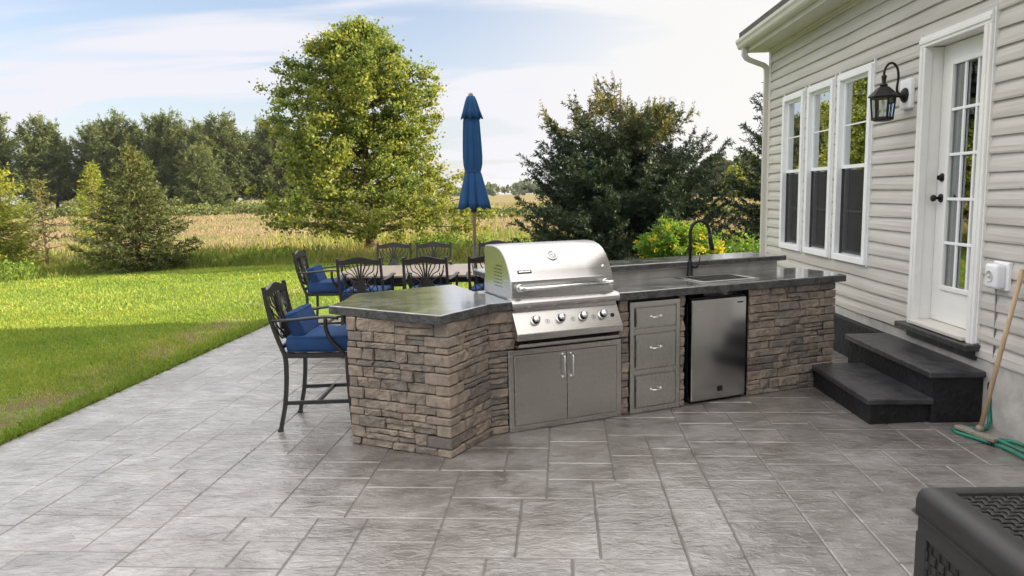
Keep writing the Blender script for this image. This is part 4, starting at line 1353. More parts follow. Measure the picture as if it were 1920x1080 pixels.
for i in range(5): b.box((-0.205 + i * 0.011, -0.0282, 0.748 - i * 0.0012), (0.008, 0.002, 0.012 if i == 0 else 0.006))
b.build('logo', M['chrome'], dr_)
b = MB(); b.box((0.195, -0.0282, 0.775), (0.055, 0.002, 0.010), 0.0008, 1); b.build('energy_strip', M['black'], dr_)
for x in (-0.21, 0.21):
    b = MB(); b.lathe([(0.018, 0.0), (0.018, 0.012), (0.010, 0.014), (0.010, 0.035)], (x, 0.06, 0), 12); b.build('foot', M['black'], FRG)

# ================================================================== SEATING
def make_stool(name, label, pillow=True):
    t = thing(name, label, 'bar chair', group='counter height patio chairs')
    fm = M['bronze']
    def bx(z): return -0.225 - 0.125 * max(0, (z - 0.55)) / 0.48 - 0.02 * math.sin(max(0, min(1, (z - .55) / .48)) * math.pi)
    # rear legs run up into the back posts
    for sy in (-1, 1):
        b = MB()
        pts = [(-0.285, sy * 0.232, 0.0), (-0.272, sy * 0.231, 0.06), (-0.245, sy * 0.229, 0.18), (-0.226, sy * 0.227, 0.34), (-0.220, sy * 0.226, 0.48), (-0.225, sy * 0.226, 0.56)]
        b.tube(spline(pts, 3), 0.0185, 4, smooth=False)
        b.box((-0.286, sy * 0.232, 0.008), (0.036, 0.036, 0.016), 0.004)
        b.build('leg', fm, t)
        b = MB()
        zs = [0.55, 0.64, 0.74, 0.84, 0.94, 1.0, 1.035]
        b.tube([(bx(z), sy * (0.226 - 0.010 * (z - .55) * 2), z) for z in zs], 0.0175, 4, smooth=False)
        b.build('back_post', fm, t)
        b = MB()
        pts = [(0.245, sy * 0.236, 0.0), (0.236, sy * 0.235, 0.10), (0.222, sy * 0.233, 0.28), (0.216, sy * 0.232, 0.46), (0.220, sy * 0.232, 0.55)]
        b.tube(spline(pts, 3), 0.0185, 4, smooth=False)
        b.box((0.246, sy * 0.236, 0.008), (0.036, 0.036, 0.016), 0.004)
        b.build('leg', fm, t)
        # arm: flat rail with a drooping front support
        b = MB()
        ap = spline([(bx(0.80), sy * 0.222, 0.800), (-0.16, sy * 0.245, 0.806), (-0.02, sy * 0.262, 0.820), (0.10, sy * 0.262, 0.826), (0.175, sy * 0.258, 0.815)], 5)
        b.tube(ap, 0.022, 8, flat=0.5)
        sp2 = spline([(0.085, sy * 0.260, 0.812), (0.085, sy * 0.258, 0.74), (0.115, sy * 0.250, 0.66), (0.165, sy * 0.242, 0.600), (0.200, sy * 0.236, 0.555)], 5)
        b.tube(sp2, 0.0145, 6)
        b.build('arm', fm, t)
    b = MB()
    for sy in (-1, 1): b.bar((-0.222, sy * 0.228, 0.548), (0.222, sy * 0.233, 0.548), 0.022, 0.032)
    for x in (-0.222, 0.222): b.bar((x, -0.232, 0.548), (x, 0.232, 0.548), 0.022, 0.032)
    for k in range(6): b.bar((-0.20, -0.18 + k * 0.072, 0.553), (0.21, -0.18 + k * 0.072, 0.553), 0.022, 0.006)
    b.build('seat_frame', fm, t)
    b = MB()
    for sy in (-1, 1): b.bar((-0.248, sy * 0.228, 0.205), (0.228, sy * 0.232, 0.215), 0.018, 0.026)
    b.bar((-0.01, -0.228, 0.209), (-0.01, 0.228, 0.209), 0.018, 0.026)
    b.bar((0.225, -0.232, 0.30), (0.225, 0.232, 0.30), 0.018, 0.026)
    b.build('stretcher', fm, t)
    # scrolled backrest
    b = MB()
    def bp(y, z): return (bx(z) + 0.0, y, z)
    top = [(y, 1.012 + 0.026 * math.cos(y / 0.235 * 1.57) + 0.008 * math.cos(y / 0.235 * 4.7)) for y in np.linspace(-0.222, 0.222, 15)]
    P = []; n = len(top)
    for (y, z) in top: P += [(bx(z) - 0.011, y, z), (bx(z) + 0.011, y, z)]
    for (y, z) in top:
        zz = z - 0.056 - 0.010 * math.cos(y / 0.235 * 3.14); P += [(bx(zz) - 0.011, y, zz), (bx(zz) + 0.011, y, zz)]
    fcs = []
    for i in range(n - 1):
        a = 2 * i; c = 2 * n + 2 * i
        fcs += [(a, a + 2, c + 2, c), (a + 1, c + 1, c + 3, a + 3), (a, a + 1, a + 3, a + 2), (c, c + 2, c + 3, c + 1)]
    b.add(P, fcs)
    b.bar(bp(-0.222, 0.608), bp(0.222, 0.608), 0.020, 0.026)
    def strand(pts, r=0.0085, n_=5):
        b.tube(spline([bp(y, z) for y, z in pts], n_), r, 6, flat=0.6)
    for s in (-1, 1):
        strand([(s * 0.030, 0.62), (s * 0.075, 0.66), (s * 0.082, 0.73), (s * 0.040, 0.80), (s * 0.030, 0.87), (s * 0.065, 0.97)], 0.010)
        strand([(s * 0.040, 0.80), (s * 0.075, 0.86), (s * 0.135, 0.90), (s * 0.150, 0.965)])
        strand([(s * 0.035, 0.84), (s * 0.070, 0.90), (s * 0.095, 0.93), (s * 0.105, 0.975)])
        strand([(s * 0.055, 0.775), (s * 0.105, 0.82), (s * 0.165, 0.86), (s * 0.190, 0.955)])
        strand([(s * 0.078, 0.70), (s * 0.125, 0.73), (s * 0.150, 0.79), (s * 0.142, 0.875)])
        strand([(s * 0.085, 0.66), (s * 0.140, 0.66), (s * 0.165, 0.71), (s * 0.150, 0.79), (s * 0.185, 0.90)])
        strand([(s * 0.008, 0.83), (s * 0.012, 0.90), (s * 0.022, 0.985)], 0.0095)
        for (yy, zz, rr) in ((0.045, 0.675, 0.022), (0.050, 0.735, 0.018), (0.110, 0.685, 0.018)):
            b.tube([bp(s * yy + rr * math.cos(a), zz + rr * math.sin(a)) for a in np.linspace(0, 2 * math.pi, 11)], 0.0065, 5, flat=0.6)
    # solid rosette low in the splat
    ros = [(0.0, 0.625), (0.034, 0.635), (0.050, 0.665), (0.040, 0.70), (0.058, 0.735), (0.038, 0.775), (0.026, 0.80), (0.012, 0.835), (0, 0.845)]
    ros = ros + [(-y, z) for y, z in ros[-2:0:-1]]
    m = len(ros)
    hole_ = []
    Pf = [(bx(z) - 0.006, y, z) for y, z in ros] + [(bx(z) + 0.006, y, z) for y, z in ros]
    b.add(Pf, [tuple(range(m)), tuple(range(2 * m - 1, m - 1, -1))] + [(i, (i + 1) % m, m + (i + 1) % m, m + i) for i in range(m)])
    b.build('backrest', fm, t)
    def cushion(nm, c, d, rot, bulge):
        bm = bmesh.new()
        bmesh.ops.create_cube(bm, size=1)
        bmesh.ops.subdivide_edges(bm, edges=bm.edges[:], cuts=9, use_grid_fill=True)
        for v in bm.verts:
            x, y, z = v.co * 2
            # soft edges
            k = lambda q: q * (1 - 0.0)
            ex = 1 - 0.10 * max(0, abs(z)) ** 6 * 0.6
            px = math.copysign(abs(x) ** 1.0, x) * d[0] / 2 * (1 - 0.05 * z * z - 0.025 * y ** 4)
            py = y * d[1] / 2 * (1 - 0.05 * z * z - 0.025 * x ** 4)
            pz = z * d[2] / 2 * (1 + bulge * (1 - x * x) * (1 - y * y) - 0.10 * (x ** 6 + y ** 6) / 2)
            v.co = Vector((px, py, pz + 0.002 * math.sin(px * 31 + py * 17)))
        bmesh.ops.bevel(bm, geom=[e for e in bm.edges if len(e.link_faces) == 2 and e.calc_face_angle(0) > 0.9], offset=0.012, segments=2, profile=0.6, affect='EDGES')
        for f in bm.faces: f.smooth = True
        bm.transform(Matrix.Translation(c) @ rot.to_4x4())
        me = bpy.data.meshes.new(nm); bm.to_mesh(me); bm.free()
        o = link(nm, me, M['cushion'], t)
        # welt piping round the top and bottom edge
        p = MB()
        for zz in (0.40, -0.40):
            ring = []
            for a in np.linspace(0, 2 * math.pi, 41):
                cx_, sx_ = math.cos(a), math.sin(a)
                f = 1 / max(abs(cx_), abs(sx_)) ** 0.86
                ring.append(Vector(c) + rot @ Vector((cx_ * f * d[0] / 2 * 0.985, sx_ * f * d[1] / 2 * 0.985, zz * d[2])))
            p.tube(ring, 0.0035, 5, cap=False)
        p.build('piping', M['cushion'], o)
    cushion('seat_cushion', Vector((0.012, 0, 0.625)), (0.475, 0.455, 0.125), Matrix.Identity(3), 0.18)
    if pillow:
        cushion('lumbar_pillow', Vector((-0.155, 0, 0.760)), (0.095, 0.40, 0.20), Matrix.Rotation(R(-20), 3, 'Y'), 0.0)
    return t

s1 = make_stool('bar_chair', 'nearest bar chair with navy cushions drawn up to the stone island')
s1.location = (-1.55, 5.21, 0); s1.rotation_euler = (0, 0, R(1))
pl = make_stool('bar_chair', 'dark patio chair with scrolled back on the near table side, beside the cushioned end chair', pillow=False)
def place(src, x, y, rz, label):
    c = src if src is pl and 'used' not in src else copy_tree(src)
    if src is pl and 'used' not in src: src['used'] = 1
    c.location = (x, y, float(height(x, y)) if y > 9.9 else 0); c.rotation_euler = (0, 0, R(rz)); c['label'] = label
    if 'used' in c and c is not pl: del c['used']
    return c
place(pl, -1.78, 7.62, 91, 'dark patio chair with scrolled back on the near table side, beside the cushioned end chair')
place(pl, -1.09, 7.60, 88, 'dark patio chair in the middle of the near table side, behind the counter')
place(pl, -0.44, 7.62, 90, 'dark patio chair beside the hood of the grill, mostly hidden by it')
place(pl, -1.86, 9.18, -92, 'brownish patio chair back on the far table side, before the big tree')
place(pl, -1.31, 9.14, -89, 'grey patio chair back on the far table side, between tree and umbrella')
place(pl, -0.50, 9.22, -90, 'patio chair on the far table side behind umbrella pole and grill hood')
place(s1, -2.40, 8.42, 2, 'patio chair with navy seat and pillow at the left end of the table')
if 'used' in pl: del pl['used']

# ---- dining table
TZ, TX, TY = 0.79, -0.66, 8.45
T = thing('dining_table', 'long stone topped patio dining table on dark legs', 'table', (TX, TY, 0))
def rrect(hx, hy, bow, n=10):
    P = []
    for i in range(n): P.append((-hx + 2 * hx * i / n, -hy - bow * math.sin(math.pi * i / n)))
    for i in range(n): P.append((hx + bow * math.sin(math.pi * i / n), -hy + 2 * hy * i / n))
    for i in range(n): P.append((hx - 2 * hx * i / n, hy + bow * math.sin(math.pi * i / n)))
    for i in range(n): P.append((-hx - bow * math.sin(math.pi * i / n), hy - 2 * hy * i / n))
    return P
b = MB(); b.prism(rrect(1.53, 0.55, 0.07), TZ - 0.028, TZ, bevel=0.008); b.build('tabletop', M['tabletop'], T)
b = MB()
for y in (-0.46, 0.46): b.bar((-1.38, y, TZ - 0.065), (1.38, y, TZ - 0.065), 0.03, 0.07)
for x in (-1.38, 1.38): b.bar((x, -0.46, TZ - 0.065), (x, 0.46, TZ - 0.065), 0.03, 0.07)
b.build('apron', M['bronze'], T)
for sx in (-1, 1):
    for sy in (-1, 1):
        b = MB()
        b.tube(spline([(sx * 1.36, sy * 0.44, TZ - 0.04), (sx * 1.30, sy * 0.40, 0.52), (sx * 1.28, sy * 0.38, 0.28), (sx * 1.36, sy * 0.44, 0.0)], 4), [0.04 - 0.0012 * i for i in range(13)], 8)
        b.build('leg', M['bronze'], T)

# ---- closed umbrella
UX, UY = -0.695, 8.50
UM = thing('patio_umbrella', 'closed blue patio umbrella standing through the dining table', 'umbrella', (UX, UY, 0))
b = MB(); b.lathe([(0.001, 0.0), (0.27, 0.0), (0.28, 0.02), (0.25, 0.05), (0.12, 0.075), (0.045, 0.09), (0.035, 0.30), (0.001, 0.30)], (0, 0, 0), 24); b.build('base', M['bronze'], UM)
b = MB(); b.tube([(0, 0, 0.25), (0, 0, 1.08)], 0.023, 14); b.build('lower_pole', M['bronze'], UM)
b = MB(); b.tube([(0, 0, 1.05), (0, 0, 2.70)], 0.0205, 14); b.build('pole', M['pole'], UM)
def folded(name, prof, nf=8, seedv=1, lip=0.0):
    r = random.Random(seedv)
    ph = [r.uniform(0, 6.28) for _ in range(4)]
    N = 96
    P = []
    for i, (rad, z, amp) in enumerate(prof):
        for k in range(N):
            a = 2 * math.pi * k / N
            f = math.cos(nf * a + 0.35 * math.sin(z * 4 + ph[0])) * 0.62 + 0.3 * math.cos((nf * 2 + 1) * a + ph[1] + z * 1.5) + 0.22 * math.cos(5 * a + ph[2] - z * 2)
            rr = rad * (1 + amp * f)
            zz = z - (lip * (0.5 + 0.5 * math.cos(nf * a)) if i == len(prof) - 1 else 0)
            P.append((rr * math.cos(a), rr * math.sin(a), zz))
    m = len(prof)
    F = [(i * N + k, i * N + (k + 1) % N, (i + 1) * N + (k + 1) % N, (i + 1) * N + k) for i in range(m - 1) for k in range(N)]
    b = MB(); b.add(P, F, True)
    o = b.build(name, M['umbrella'], UM, fix=False)
    md = o.modifiers.new('cloth', 'SOLIDIFY'); md.thickness = 0.004
    return o
can = folded('canopy', [(0.030, 2.60, 0.05), (0.070, 2.56, 0.12), (0.082, 2.48, 0.16), (0.088, 2.36, 0.17), (0.094, 2.22, 0.17), (0.099, 2.08, 0.16), (0.097, 1.99, 0.14), (0.086, 1.925, 0.09), (0.083, 1.905, 0.07), (0.090, 1.88, 0.10), (0.108, 1.78, 0.17), (0.128, 1.66, 0.22), (0.146, 1.56, 0.26), (0.156, 1.515, 0.28)], 8, 3, 0.04)
b = MB(); b.tube([(0.089 * math.cos(a), 0.089 * math.sin(a), 1.912 + 0.004 * math.sin(2 * a)) for a in np.linspace(0, 2 * math.pi, 33)], 0.012, 6, flat=0.35, upv=(1, 0, 0)); b.build('tie_band', M['umbrella'], can)
folded('canopy_vent', [(0.020, 2.765, 0.02), (0.042, 2.755, 0.08), (0.060, 2.70, 0.15), (0.084, 2.60, 0.20), (0.108, 2.525, 0.26)], 8, 5, 0.022)
b = MB(); b.lathe([(0.001, 2.74), (0.026, 2.745), (0.030, 2.765), (0.027, 2.785), (0.016, 2.798), (0.001, 2.80)], (0, 0, 0), 14); b.build('finial', M['pole'], UM)
b = MB()
for k in range(8):
    a = 2 * math.pi * k / 8
    b.tube([(0.026 * math.cos(a), 0.026 * math.sin(a), 1.60), (0.095 * math.cos(a), 0.095 * math.sin(a), 1.50)], 0.006, 5)
b.lathe([(0.022, 1.44), (0.034, 1.45), (0.034, 1.50), (0.022, 1.51)], (0, 0, 0), 12)
b.build('rib_hub', M['bronze'], UM)

# ---- resin deck box in the near corner
DBX0, DBX1, DBY0, DBY1, DBZ = 1.315, 2.72, 1.20, 2.475, 0.620
D = thing('deck_box', 'brown black resin storage box with woven lid in the near corner', 'storage box', ((DBX0 + DBX1) / 2, (DBY0 + DBY1) / 2, 0))
hx, hy = (DBX1 - DBX0) / 2, (DBY1 - DBY0) / 2
LT = DBZ - 0.095
b = MB()
w = 0.085
bi = 0.010
X_, Y_ = hx - bi, hy - bi
for sx in (-1, 1): b.box((sx * (X_ - 0.02), 0, LT / 2 + 0.005), (0.04, 2 * Y_, LT - 0.01), 0.010, 3)
for sy in (-1, 1): b.box((0, sy * (Y_ - 0.02), LT / 2 + 0.005), (2 * X_ - 0.07, 0.04, LT - 0.012), 0.004)
body = b.build('box_body', M['resin'], D)
# recessed slotted panels
n = 22
y0_, y1_ = -Y_ + 0.075, Y_ - 0.075
rb = random.Random(8)
for sx in (-1, 1):
    b = MB()
    for i in range(n):
        yy = y0_ + (y1_ - y0_) * (i + 0.5) / n
        b.box((sx * (X_ + 0.0005), yy, LT / 2 - 0.01), (0.006, 0.016, LT - 0.16))
    b.build('slot', M['dark'], body)
    b = MB()
    for i in range(n + 1):
        yy = y0_ + (y1_ - y0_) * i / n
        z = 0.09
        while z < LT - 0.10:
            h = 0.034
            b.box((sx * (X_ + 0.003), yy + (0.004 if int(z / 0.034) % 2 else -0.004), z), (0.008, 0.030, h * 0.9), 0.004, 2)
            z += h
    b.box((sx * (X_ + 0.003), 0, LT - 0.045), (0.012, 2 * Y_ - 0.04, 0.06), 0.005, 2)
    b.box((sx * (X_ + 0.003), 0, 0.045), (0.012, 2 * Y_ - 0.04, 0.06), 0.005, 2)
    for sy in (-1, 1): b.box((sx * (X_ + 0.003), sy * (Y_ - 0.045), LT / 2), (0.012, 0.07, LT - 0.14), 0.005, 2)
    b.build('woven_side', M['resin'], body)
# lid: rounded frame with a woven panel let into it
b = MB()
prof = [(-0.012, LT - 0.004), (0.0, LT - 0.004), (0.0, LT + 0.040), (0.004, LT + 0.058), (0.013, LT + 0.075), (0.027, LT + 0.087), (0.045, LT + 0.094), (0.084, LT + 0.095), (0.090, LT + 0.092), (0.093, LT + 0.080)]
P = []; m = len(prof)
def lidring(off, z):
    r0 = 0.020
    P_ = []
    ex, ey = hx - off, hy - off
    rc = max(0.006, r0 - off)
    for (cx_, cy_, a0) in ((ex - rc, ey - rc, 0), (-ex + rc, ey - rc, 90), (-ex + rc, -ey + rc, 180), (ex - rc, -ey + rc, 270)):
        for q in range(5):
            a = R(a0 + 22.5 * q); P_.append((cx_ + rc * math.cos(a), cy_ + rc * math.sin(a), z))
    return P_
for off, z in prof: P += lidring(off + 0.0, z)
N = 20
b.add(P, [(i * N + k, i * N + (k + 1) % N, (i + 1) * N + (k + 1) % N, (i + 1) * N + k) for i in range(m - 1) for k in range(N)], True)
lid = b.build('lid', M['resin'], D)
md = lid.modifiers.new('split', 'EDGE_SPLIT'); md.split_angle = R(40)
b = MB()
b.box((0, 0, LT + 0.074), (2 * hx - 0.186, 2 * hy - 0.186, 0.006))
px, py = hx - 0.095, hy - 0.095
nx_, ny_ = 46, 42
for i in range(nx_):
    for j in range(ny_):
        x = -px + 2 * px * (i + 0.5) / nx_; y = -py + 2 * py * (j + 0.5) / ny_
        dx, dy = 2 * px / nx_, 2 * py / ny_
        up_ = (i + j) % 2
        zc = LT + 0.081 + (0.002 if up_ else -0.0005) + rb.uniform(-.0006, .0006)
        if up_: b.box((x, y, zc), (dx * 1.18, dy * 0.56, 0.008), 0.0028, 1, Matrix.Rotation(rb.uniform(-.06, .06), 3, 'Z'))
        else: b.box((x, y, zc), (dx * 0.56, dy * 1.16, 0.008), 0.0028, 1, Matrix.Rotation(rb.uniform(-.06, .06), 3, 'Z'))
b.build('woven_panel', M['resin2'], lid)

# ---- push broom against the wall
BR = thing('push_broom', 'wooden push broom leaning on the siding beside the steps', 'broom', (2.885, 4.68, 0))
b = MB(); b.tube([(0.0, -0.005, 0.045), (0.175, -0.045, 1.10)], [0.0155, 0.0145], 12)
b.lathe([(0.001, -0.008), (0.0145, -0.006), (0.0145, 0.006), (0.001, 0.012)], (0.176, -0.045, 1.105), 12)
b.build('handle', M['broomwood'], BR)
b = MB()
d_ = Vector((0.073, -0.237, 0)).normalized()
b.bar(Vector((-0.070, 0.125, 0.040)), Vector((0.010, -0.165, 0.040)), 0.052, 0.026, (0, 0, 1), 0.006)
b.lathe([(0.026, 0.05), (0.022, 0.085), (0.001, 0.09)], (0.0, -0.005, 0.0), 12)
b.build('broom_head', M['plankwood'], BR)
b = MB()
rb = random.Random(2)
for i in range(26):
    for j in range(4):
        q = Vector((-0.068, 0.118, 0)).lerp(Vector((0.008, -0.158, 0)), i / 25) + Vector((0.964, 0.266, 0)) * (j - 1.5) * 0.013
        b.bar((q.x, q.y, 0.03), (q.x + rb.uniform(-.006, .006), q.y + rb.uniform(-.006, .006), 0.001), 0.006, 0.006, (1, 0, 0))
b.build('bristles', M['bronze'], BR)

# ---- garden hose
H_ = thing('garden_hose', 'green garden hose looped on the patio by the house wall', 'hose', (3.0, 4.6, 0))
z = 0.013
hp_ = [(3.095, 4.93, 0.26), (3.090, 4.915, 0.12), (3.075, 4.885, 0.035), (3.02, 4.83, z), (2.96, 4.83, z), (2.89, 4.87, z), (2.815, 4.845, z), (2.790, 4.77, z), (2.815, 4.70, z), (2.86, 4.575, z + 0.004), (2.90, 4.50, z), (2.915, 4.40, z), (2.92, 4.29, z), (2.95, 4.20, z), (3.02, 4.17, z), (3.07, 4.28, z), (3.065, 4.45, z), (3.03, 4.565, z), (2.97, 4.605, z), (2.918, 4.57, z + 0.024), (2.925, 4.48, z + 0.024), (2.99, 4.35, z), (3.05, 4.10, z), (3.04, 3.8, z)]
b = MB(); b.tube([Vector(p) - Vector((3.0, 4.6, 0)) for p in spline(hp_, 7)], 0.0125, 10); b.build('hose', M['hose'], H_)
b = MB(); b.lathe([(0.013, 0.0), (0.016, 0.004), (0.016, 0.05), (0.012, 0.054)], (0.095, 0.332, 0.25), 12); b.build('coupling', M['bronze'], H_)
tag(MB().tube([(3.094, 4.91, 0.44), (3.090, 4.915, 0.75), (3.085, 4.92, 0.95)], 0.006, 8).build('cable', M['cable']), 'thin grey cable hanging down the siding behind the broom handle', 'cable')

# ================================================================== PLANTS
def np_mesh(name, V, F, tint, mat, parent=None, loc=None):
    """V (n,3), F (m,k) equal-sized faces"""
    me = bpy.data.meshes.new(name)
    V = np.asarray(V, np.float32); F = np.asarray(F, np.int32)
    me.vertices.add(len(V)); me.vertices.foreach_set('co', V.ravel())
    k = F.shape[1]
    me.loops.add(F.size); me.loops.foreach_set('vertex_index', F.ravel())
    me.polygons.add(len(F)); me.polygons.foreach_set('loop_start', np.arange(0, F.size, k, dtype=np.int32))
    me.update(calc_edges=True)
    at = me.attributes.new('tint', 'FLOAT', 'POINT'); at.data.foreach_set('value', np.clip(tint, 0, 1).astype(np.float32))
    return link(name, me, mat, parent, loc)
def unit(v): return v / np.maximum(1e-9, np.linalg.norm(v, axis=-1, keepdims=True))
def leaves(C, size, rng_, aspect=0.62, axis=None, axis_w=0.0, updown=0.35):
    """diamond leaves around centres C"""
    n = len(C)
    a = unit(rng_.normal(size=(n, 3)))
    if axis is not None: a = unit(a * (1 - axis_w) + axis * axis_w)
    nr = unit(rng_.normal(size=(n, 3)) + np.array([0, 0, updown]))
    b = unit(np.cross(nr, a))
    s = size * rng_.uniform(0.65, 1.35, n)[:, None]
    bend = unit(np.cross(a, b)) * s * 0.12
    V = np.stack([C - a * s * .5, C + b * s * .5 * aspect + bend, C + a * s * .5, C - b * s * .5 * aspect + bend], 1).reshape(-1, 3)
    F = np.arange(4 * n).reshape(n, 4)
    return V, F
def limb(mb, p, q, r0, r1, rs, n=5, sag=0.06, seg=6):
    p, q = Vector(p), Vector(q)
    L = (q - p).length
    pts = []
    off = Vector((rs.uniform(-1, 1), rs.uniform(-1, 1), rs.uniform(-.6, .6))) * L * sag
    for i in range(n + 1):
        t = i / n
        pts.append(p.lerp(q, t) + off * math.sin(t * math.pi))
    mb.tube(pts, [r0 + (r1 - r0) * i / n for i in range(n + 1)], seg)
    return pts

def broad_tree(name, label, group, loc, H, prof, trunk_r, nleaf, leaf, mat, bark, seed, nlimb=60, clump=0.30, z0=0.5, lean=(0, 0), squash=(1, 1), plume=0.0, lobe=1.0, aspect=0.75):
    """prof: list of (height fraction, radius)"""
    rs = random.Random(seed); rg = np.random.default_rng(seed)
    t = thing(name, label, 'tree', loc, 0, group)
    b = MB()
    tp = [(0, 0, -0.3)]
    for i in range(1, 9):
        f = i / 8 * 0.93
        tp.append((lean[0] * f + rs.uniform(-.05, .05) * H * .02 * i, lean[1] * f + rs.uniform(-.05, .05) * H * .02 * i, H * f))
    b.tube(tp, [trunk_r * 1.35] + [trunk_r * (1 - 0.95 * i / 8) + 0.008 for i in range(1, 9)], 10)
    ph, pr = [p[0] for p in prof], [p[1] for p in prof]
    C, T = [], []
    ga = 2.39996
    lobes = [(rs.uniform(0, 6.28), rs.uniform(0, 1), rs.uniform(-0.28, 0.22)) for _ in range(26)]
    for i in range(nlimb):
        f = (i + 0.5) / nlimb
        hz = z0 + (H * 0.97 - z0) * f ** 0.92
        a = i * ga + rs.uniform(-.3, .3)
        rad = np.interp(hz / H, ph, pr)
        for la, lf, lv in lobes:
            da = abs((a - la + math.pi) % (2 * math.pi) - math.pi)
            rad *= 1 + lobe * lv * math.exp(-(da / 0.5) ** 2 - ((hz / H - lf) / 0.12) ** 2)
        rise = rad * rs.uniform(0.10, 0.45) * (0.4 + f)
        hb = max(0.3, hz - rise * 0.9)
        bx_, by_ = np.interp(hb, [p[2] for p in tp], [p[0] for p in tp]), np.interp(hb, [p[2] for p in tp], [p[1] for p in tp])
        tip = Vector((bx_ + math.cos(a) * rad * squash[0], by_ + math.sin(a) * rad * squash[1], min(hz + rise * 0.1, H)))
        pts = limb(b, (bx_, by_, hb), tip, trunk_r * (0.34 - 0.22 * f) + 0.004, 0.006, rs, 5)
        hue = rs.uniform(-.16, .16)
        for k in range(5):
            s = rs.uniform(0.35, 1.0)
            bp_ = pts[0].lerp(pts[-1], s) if k else pts[-1]
            sd = Vector((rs.gauss(0, 1), rs.gauss(0, 1), rs.gauss(0.25, 0.6))).normalized() * rad * rs.uniform(0.12, 0.34) * (1.1 - s * 0.5)
            q = bp_ + sd
            limb(b, bp_, q, 0.010, 0.003, rs, 2, 0.1, 4)
            C.append(q); T.append(hue + rs.uniform(-.12, .12)); C.append(bp_); T.append(hue + rs.uniform(-.12, .12))
    b.build('trunk', bark, t)
    C = np.array([tuple(c) for c in C]); T = np.array(T)
    per = max(1, nleaf // len(C))
    # leaf sprays: strings of leaves around each twig end
    idx = np.repeat(np.arange(len(C)), per)
    d = rg.normal(size=(len(idx), 3)) * np.array([1, 1, 0.72])
    rr = np.abs(rg.normal(0, 1, len(idx))) ** 0.8
    P = C[idx] + unit(d) * (rr * clump)[:, None]
    P = P[P[:, 2] > 0.12]
    idx = idx[:len(P)]
    if plume:
        ax = unit(P - C[idx] * np.array([1, 1, 1.0]) + np.array([0, 0, 0.6 * clump]))
        V, F = leaves(P, leaf, rg, aspect, ax, plume)
    else:
        V, F = leaves(P, leaf, rg, aspect)
    tint = 0.45 + T[idx] + rg.normal(0, 0.20, len(P))
    np_mesh('crown', V, F, np.repeat(tint, 4), mat, t)
    return t

